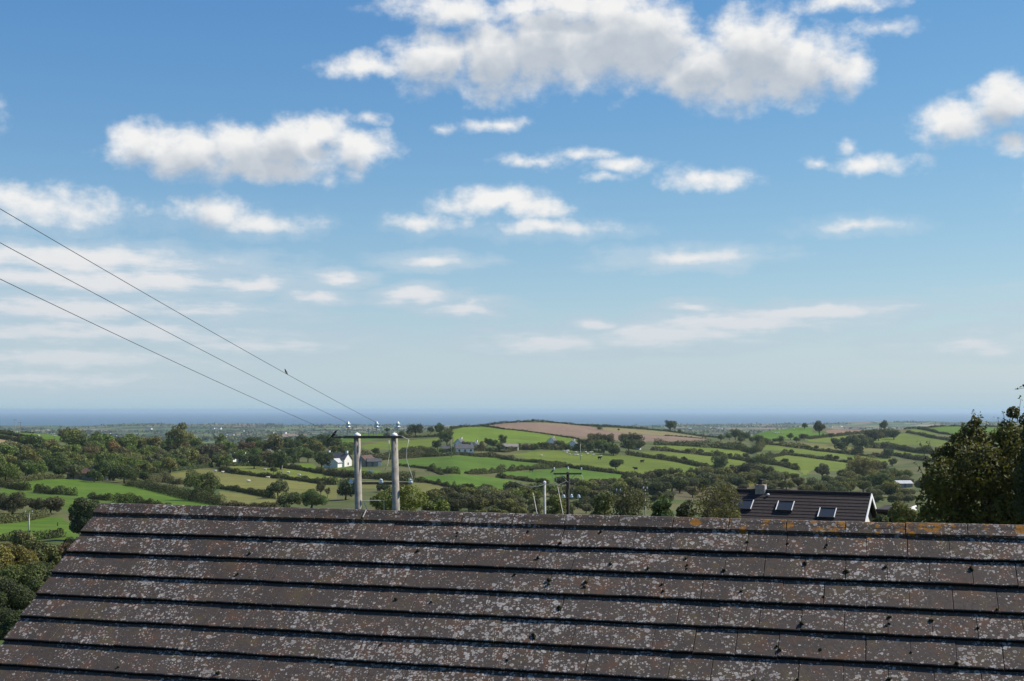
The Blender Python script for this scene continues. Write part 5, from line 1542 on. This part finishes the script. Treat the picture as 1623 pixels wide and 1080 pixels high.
q, qb, qh = single_pole('distant twin pole on the left skyline beside the taller one', 29.8, 669.5, 800, .32, 'pole', (-1.2, 5), .4)
MB().tube([(2.7 * 800 / F, 0, -.6), (2.7 * 800 / F, 0, qh)], .15, 8).build('pole', M['pole'], q)
single_pole('thin telegraph pole in front of the hamlet', 715.3, 696, 660, .32, 'pole')
single_pole('thin telegraph pole at the top of the sheep pasture', 919.8, 704, 720, .32, 'palepole')
single_pole('thin telegraph pole in the pale strip left of the farm', 447.5, 738, 500, .24, 'pole')

# ------------------------------------------------------------------ animals
def quad_mesh(name, s, mat, leg):
    mb = MB()
    prof = [(-.62, .10, .72), (-.55, .26, .72), (-.3, .33, .70), (0, .34, .68), (.3, .32, .70), (.48, .25, .76), (.60, .15, .90), (.72, .12, .96), (.86, .11, .90), (.98, .06, .82)]
    pts = [(x, 0, z) for x, r, z in prof]
    mb.tube(pts, [r for x, r, z in prof], 10)
    for (x, y) in ((-.42, .16), (-.42, -.16), (.36, .15), (.36, -.15)):
        mb.tube([(x, y, .6), (x + .03, y, .3), (x, y, 0)], [.10, .06, .05], 6)
    mb.tube([(.72, .1, 1.02), (.68, .2, 1.04)], [.04, .015], 5); mb.tube([(.72, -.1, 1.02), (.68, -.2, 1.04)], [.04, .015], 5)
    mb.tube([(-.6, 0, .8), (-.68, 0, .5)], [.03, .02], 5)
    mb.v = [(a * s, b * s, c * s) for a, b, c in mb.v]
    return mb.mesh(name, M[mat], True)


sheep_me, cow_me = quad_mesh('sheep', 1.0, 'wool', 0), quad_mesh('cow', 1.7, 'hide', 0)


def graze(w, pts, me, name, label, group, sc_=1.0):
    for p in pts:
        (px, py), = zp(w, p)
        o = bpy.data.objects.new(name, me); o.location = hit(px, py); o.rotation_euler = (0, 0, random.choice((0, 3.1)) + random.uniform(-.6, .6))
        o.scale = (sc_,) * 3
        link(o); tag(o, label, name, group)


graze('E', [(690, 455), (720, 458), (738, 465), (742, 452), (725, 476), (760, 496), (812, 500), (850, 503), (890, 520), (965, 490), (1000, 474), (1022, 468), (1035, 504), (1125, 516), (910, 464), (945, 470), (425, 512), (832, 474)],
      sheep_me, 'sheep', 'white sheep grazing on the hillside pasture below the tree belt', 'sheep on the hillside pasture', 1.15)
graze('A', [(170, 236), (200, 234), (226, 238), (450, 276), (462, 290), (495, 252), (640, 282), (604, 262)], sheep_me, 'sheep', 'white sheep on the left skyline pasture', 'sheep on the left hill', 1.15)
graze('G', [(210, 238), (250, 236), (290, 244), (262, 212), (430, 194), (182, 234), (232, 246)], sheep_me, 'sheep', 'white sheep on the green knoll at the right', 'sheep on the knoll', 1.2)
graze('C', [(185, 662), (150, 566), (420, 602), (548, 632)], sheep_me, 'sheep', 'white sheep in the pale meadow left of the farm', 'sheep by the farm')
graze('B', [(1045, 658), (1125, 672), (1432, 776)], sheep_me, 'sheep', 'pale sheep in the meadow right of the big field tree', 'sheep in the pale meadow')
for (w, x, y, lab) in (('E', 1108, 543, 'black cow among the sheep near the right of the pasture'), ('F', 130, 583, 'black cow standing in the upper right of the sheep pasture'), ('F', 55, 672, 'black cow low in the sheep pasture near the dark hedge'),
                       ('F', 1175, 642, 'black cow on the strip field right of the pale green tree'), ('E', 310, 688, 'black cow at the line of bushes left of the dark pole')):
    graze(w, [(x, y)], cow_me, 'cow', lab, None)


def bird(label, feet, rz, s, pitch, tail):
    """perched crow-like bird: one body with tail, wings folded, legs on the perch"""
    mb = MB()
    prof = [(-.95 * tail, .018, -.02), (-.55, .035, .0), (-.36, .07, .03), (-.2, .125, .07), (0, .165, .12), (.18, .15, .17), (.30, .105, .22), (.37, .095, .25), (.45, .085, .26), (.52, .04, .25), (.60, .022, .235), (.68, .004, .22)]
    cp, sp = math.cos(pitch), math.sin(pitch)
    mb.tube([((x * cp - z * sp) * s, 0, (x * sp + z * cp + .14) * s) for x, r, z in prof], [r * s for x, r, z in prof], 9)
    for sg in (-1, 1):
        mb.tube([((x * cp - z * sp) * s, sg * .12 * s * k, (x * sp + z * cp + .14) * s) for x, z, k in ((-.62, .02, .3), (-.3, .08, .9), (.0, .14, 1.05), (.18, .18, .9))], [.01 * s, .06 * s, .085 * s, .03 * s], 6)
        mb.tube([(0, sg * .05 * s, .12 * s), (.02 * s, sg * .05 * s, -.02 * s)], .014 * s, 5)
    o = mb.build('bird', M['feather'], None, True)
    o.location = feet; o.rotation_euler = (0, 0, rz)
    return tag(o, label, 'bird')


def on_wire(i, px):
    a, b = WN[i]
    best = None
    for j in range(400):
        u = j / 399; p = a.lerp(b, u); p.z -= .10 * 4 * u * (1 - u)
        x = CX + F * p.x / (p.y * math.cos(TH) + p.z * math.sin(TH))
        if best is None or abs(x - px) < best[0]: best = (abs(x - px), p)
    return best[1]


bird('small black bird perched on the uppermost wire', on_wire(0, 452.5) + Vector((0, 0, .012)), 2.6, .155, .75, .8)
bird('long tailed black bird on the left end of the twin pole crossarm', at(530, 692.6, HD_ - .15) + Vector((0, 0, .02)), .12, .30, .62, 1.2)
bird('small black bird on the left end of the dark pole crossarm', at(876, 749, 93.8) + Vector((0, 0, .02)), .5, .33, .5, .9)
MB_ = MB().tube([(0, 0, 0), (at(546, 692.8, HD_ - .1).x - at(526, 692.8, HD_ - .1).x, 0, 0)], .034, 6).build('perch_bracket', M['arm'], bpy.data.objects['twin_power_pole'])
MB_.location = at(526, 693.2, HD_ - .15) - bpy.data.objects['twin_power_pole'].location

# ------------------------------------------------------------------ foreground house: the tiled roof
PSI, PITCH, GA, TW = .2884, .662, .259, .30
O = Vector((2.680, 9.680, -1.098))                      # tail of the first course at joint 0
hb = gz(O.x, O.y)
house_ = empty('house', (O.x, O.y, hb), -PSI, 'house with a dark lichen spotted concrete tile roof filling the foreground', 'house')
OZ = O.z - hb
LIFT, TT, TLEN = .027, .025, .335
TP = PITCH - math.atan(LIFT / GA)
K0, K1 = -23, 12


def slope(s, n=0.0):
    """local point s metres down the slope from the first course's tail, n above the tile tails"""
    return (-s * math.cos(PITCH) - n * math.sin(PITCH), OZ - s * math.sin(PITCH) + n * math.cos(PITCH))


S_EAVE, S_RIDGE = 13 * GA, -.375
yr, zr_ = slope(S_RIDGE, -.035)
ye, ze = slope(S_EAVE, -.07)
X0, X1 = K0 * TW + .02, K1 * TW - .02
half = yr - ye
# roof deck under the tiles and the far slope
mb = MB()
mb.add([(X0, ye, ze), (X1, ye, ze), (X1, yr, zr_), (X0, yr, zr_), (X0, ye, ze - .05), (X1, ye, ze - .05), (X1, yr, zr_ - .05), (X0, yr, zr_ - .05)],
       [(0, 1, 2, 3), (7, 6, 5, 4), (0, 4, 5, 1), (3, 7, 4, 0), (1, 5, 6, 2)])
roof = mb.build('roof', M['felt'], house_)
y2 = yr + half
mb = MB(); mb.add([(X0, yr + .01, zr_), (X1, yr + .01, zr_), (X1, y2, ze), (X0, y2, ze), (X0, yr + .01, zr_ - .05), (X1, yr + .01, zr_ - .05), (X1, y2, ze - .05), (X0, y2, ze - .05)],
                  [(0, 1, 2, 3), (7, 6, 5, 4), (2, 6, 7, 3), (3, 7, 4, 0), (1, 5, 6, 2)])
mb.build('rear_slope', M['tile'], roof)
MB().add([(X0 + .25, ye + .3, -.6), (X1 - .1, ye + .3, -.6), (X1 - .1, y2 - .3, -.6), (X0 + .25, y2 - .3, -.6), (X0 + .25, ye + .3, ze + .1), (X1 - .1, ye + .3, ze + .1), (X1 - .1, y2 - .3, ze + .1), (X0 + .25, y2 - .3, ze + .1), (X0 + .25, yr, zr_ - .12), (X1 - .1, yr, zr_ - .12)],
         [(0, 1, 5, 4), (2, 3, 7, 6), (1, 2, 6, 9, 5), (3, 0, 4, 8, 7)]).build('wall', M['render'], house_)
for a, b in ((ye, yr), (y2, yr)):
    zz0, zz1 = ze - .05, zr_ - .05
    MB().add([(X0 - .03, a, zz0 - .16), (X0 - .03, b, zz1 - .16), (X0 - .03, b, zz1 + .02), (X0 - .03, a, zz0 + .02), (X0 - .005, a, zz0 - .16), (X0 - .005, b, zz1 - .16), (X0 - .005, b, zz1 + .02), (X0 - .005, a, zz0 + .02)],
             [(0, 1, 2, 3), (7, 6, 5, 4), (0, 4, 5, 1), (3, 2, 6, 7)]).build('bargeboard', M['fascia'], house_)


def tile_mesh(w, var):
    """flat interlocking tile: worn front edge, slightly hollowed top, tail painted near-black as shade between courses"""
    g = .0022; c = .003
    xs = [0, c, w * .33, w * .66, w - g - c, w - g]
    r = np.random.default_rng(var)
    top, lip, bot = [], [], []
    v, f = [], []
    jit = r.normal(size=6) * .0013
    for i, x in enumerate(xs):
        e = -c * .8 if i in (0, 5) else 0.0
        v += [(x, .0 + jit[i], -TT), (x, jit[i], -.005 + e), (x, .006 + jit[i], e), (x, TLEN, e - .002)]
    for i in range(5):
        a, b = i * 4, (i + 1) * 4
        f += [(a, b, b + 1, a + 1), (a + 1, b + 1, b + 2, a + 2), (a + 2, b + 2, b + 3, a + 3)]
    n = len(v)
    v += [(0, TLEN, -TT), (w - g, TLEN, -TT)]
    f += [(0, 1, 2, 3, n), (21, 20, n + 1, 23, 22), (3, 7, 11, 15, 19, 23, n + 1, n), (20, 0, n, n + 1)]
    me = bpy.data.meshes.new('roof_tile'); me.from_pydata(v, [], f); me.update()
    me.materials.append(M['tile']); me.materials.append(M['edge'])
    for p in me.polygons:
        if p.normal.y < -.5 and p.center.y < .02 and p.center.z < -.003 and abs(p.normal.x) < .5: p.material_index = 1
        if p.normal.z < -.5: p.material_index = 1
    return me


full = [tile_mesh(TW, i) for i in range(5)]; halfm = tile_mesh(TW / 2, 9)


def put_tile(c, k, me, nm='roof_tile', par=None):
    y, z = slope((c - 1) * GA)
    o = bpy.data.objects.new(nm, me)
    o.location = (k * TW + random.uniform(-.0015, .0015), y + random.uniform(-.002, .002), z + random.uniform(-.0025, .0025))
    o.rotation_euler = (TP + random.uniform(-.006, .006), random.uniform(-.006, .006), random.uniform(-.005, .005))
    return link(o, roof)


NC = 8
for c in range(1, NC + 1):
    if c % 2 == 0: put_tile(c, K0, halfm)
    k = K0 + (.5 if c % 2 == 0 else 0)
    while k < K1 - .5:
        put_tile(c, k, random.choice(full)); k += 1
# courses below the frame, joined
mb = MB()
for c in range(NC + 1, 15):
    y, z = slope((c - 1) * GA)
    for k in range(K0, K1):
        ct, st = math.cos(TP), math.sin(TP)
        q = [(k * TW, 0, 0), (k * TW + TW - .004, 0, 0), (k * TW + TW - .004, TLEN, 0), (k * TW, TLEN, 0)]
        top = [(x, y + u * ct, z + u * st) for x, u, _ in q]; low = [(a, b + TT * st, c_ - TT * ct) for a, b, c_ in top]
        mb.add(top + low, [(0, 1, 2, 3), (0, 4, 5, 1), (1, 5, 6, 2), (3, 7, 4, 0)])
tag(mb.build('lower_roof_tiles', M['tile'], roof), kind='stuff')

# ridge tiles: folded caps with rounded top, bedded on mortar
def ridge_mesh(var):
    r = np.random.default_rng(40 + var)
    w, Lr_, t = .145, .446, .018
    prof = []
    for sg in (-1, 1):
        seq = [(w * math.cos(PITCH), -w * math.sin(PITCH) + .005), (w * .55 * math.cos(PITCH), -w * .55 * math.sin(PITCH) + .004), (.045, -.028), (.02, -.010)]
        prof += [(sg * a, b) for a, b in (seq if sg < 0 else seq[::-1])]
    inner = [(a * .94, b - t) for a, b in prof]
    v, f = [], []
    n = len(prof)
    for x in (0, .005, Lr_ - .005, Lr_):
        k = .003 if x in (0, Lr_) else 0
        v += [(x, a, b - k) for a, b in prof]
    for s in range(3):
        for i in range(n - 1):
            a, b = s * n + i, (s + 1) * n + i
            f.append((a, b, b + 1, a + 1))
    m0 = len(v)
    for x in (0, Lr_): v += [(x, a, b) for a, b in inner]
    for i in range(n - 1):
        f.append((i, i + 1, m0 + i + 1, m0 + i)); f.append((3 * n + i, m0 + n + i, m0 + n + i + 1, 3 * n + i + 1)[::1])
        f.append((m0 + i, m0 + i + 1, m0 + n + i + 1, m0 + n + i))
    for i in (0, n - 1):
        f.append((i, m0 + i, m0 + n + i, 3 * n + i))
    me = bpy.data.meshes.new('ridge_tile'); me.from_pydata(v, [], f); me.update(); me.materials.append(M['tile'])
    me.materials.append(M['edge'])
    return me


rm = [ridge_mesh(i) for i in range(3)]
yt, zt_ = slope(S_RIDGE, .045)
x = K0 * TW - .01
j = 0
while x < K1 * TW:
    o = bpy.data.objects.new('ridge_tile', rm[j % 3]); o.location = (x, yr, zr_ + .034 + random.uniform(-.003, .003))
    o.rotation_euler = (random.uniform(-.012, .012), random.uniform(-.005, .005), random.uniform(-.006, .006)); link(o, roof)
    x += .45; j += 1
# mortar bedding, set back under the caps, near-black to paint their shadow line
yb, zb_ = slope(S_RIDGE + .085, -.03)
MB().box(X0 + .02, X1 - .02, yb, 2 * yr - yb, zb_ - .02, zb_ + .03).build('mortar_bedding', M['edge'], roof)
xm = K0 * TW - .01 + .45 * 6
yv, zv = slope(S_RIDGE + .09, .075)
MB().tube([(xm, yr - .03, zr_ + .022), (xm, yr - .10, zr_ - .034)], .006, 6).build('mortar_joint', M['mortar'], roof)
# moss tufts on the joints
mm = []
for i in range(3):
    b = MB().blob((0, 0, 0), (1, .8, .55), 9, 6); r = np.random.default_rng(i)
    b.v = [tuple(np.array(p) * (1 + .28 * r.normal())) for p in b.v]; mm.append(b.mesh('moss_clump', M['moss'], True))
for i in range(85):
    c = random.randint(1, NC - 1)
    k = random.randint(-9, 6) + (.5 if c % 2 == 0 else 0) if random.random() < .85 else random.randint(-20, -9)
    u = random.uniform(.01, .20)
    y, z = slope((c - 1) * GA)
    o = bpy.data.objects.new('moss_clump', random.choice(mm)); s = random.uniform(.009, .021)
    o.location = (k * TW + random.uniform(-.012, .012), y + u * math.cos(TP), z + u * math.sin(TP) + s * .25)
    o.scale = (s, s, s); o.rotation_euler = (TP, 0, random.uniform(0, 6)); link(o, roof)

# ------------------------------------------------------------------ haze
hm, N, out = mat_new('haze_air')
pv = N.n('ShaderNodeVolumePrincipled', {'Color': (.54, .68, .80, 1), 'Density': HAZE_DENSITY, 'Anisotropy': .2})
hm.node_tree.links.new(pv.outputs[0], out.inputs['Volume'])
hz_ = MB().box(-62000, 62000, -62000, 62000, SEA_Z - 40, 14.0).build('haze', hm)
tag(hz_, 'thin pale sea haze over the coastal plain', 'haze', kind='stuff')
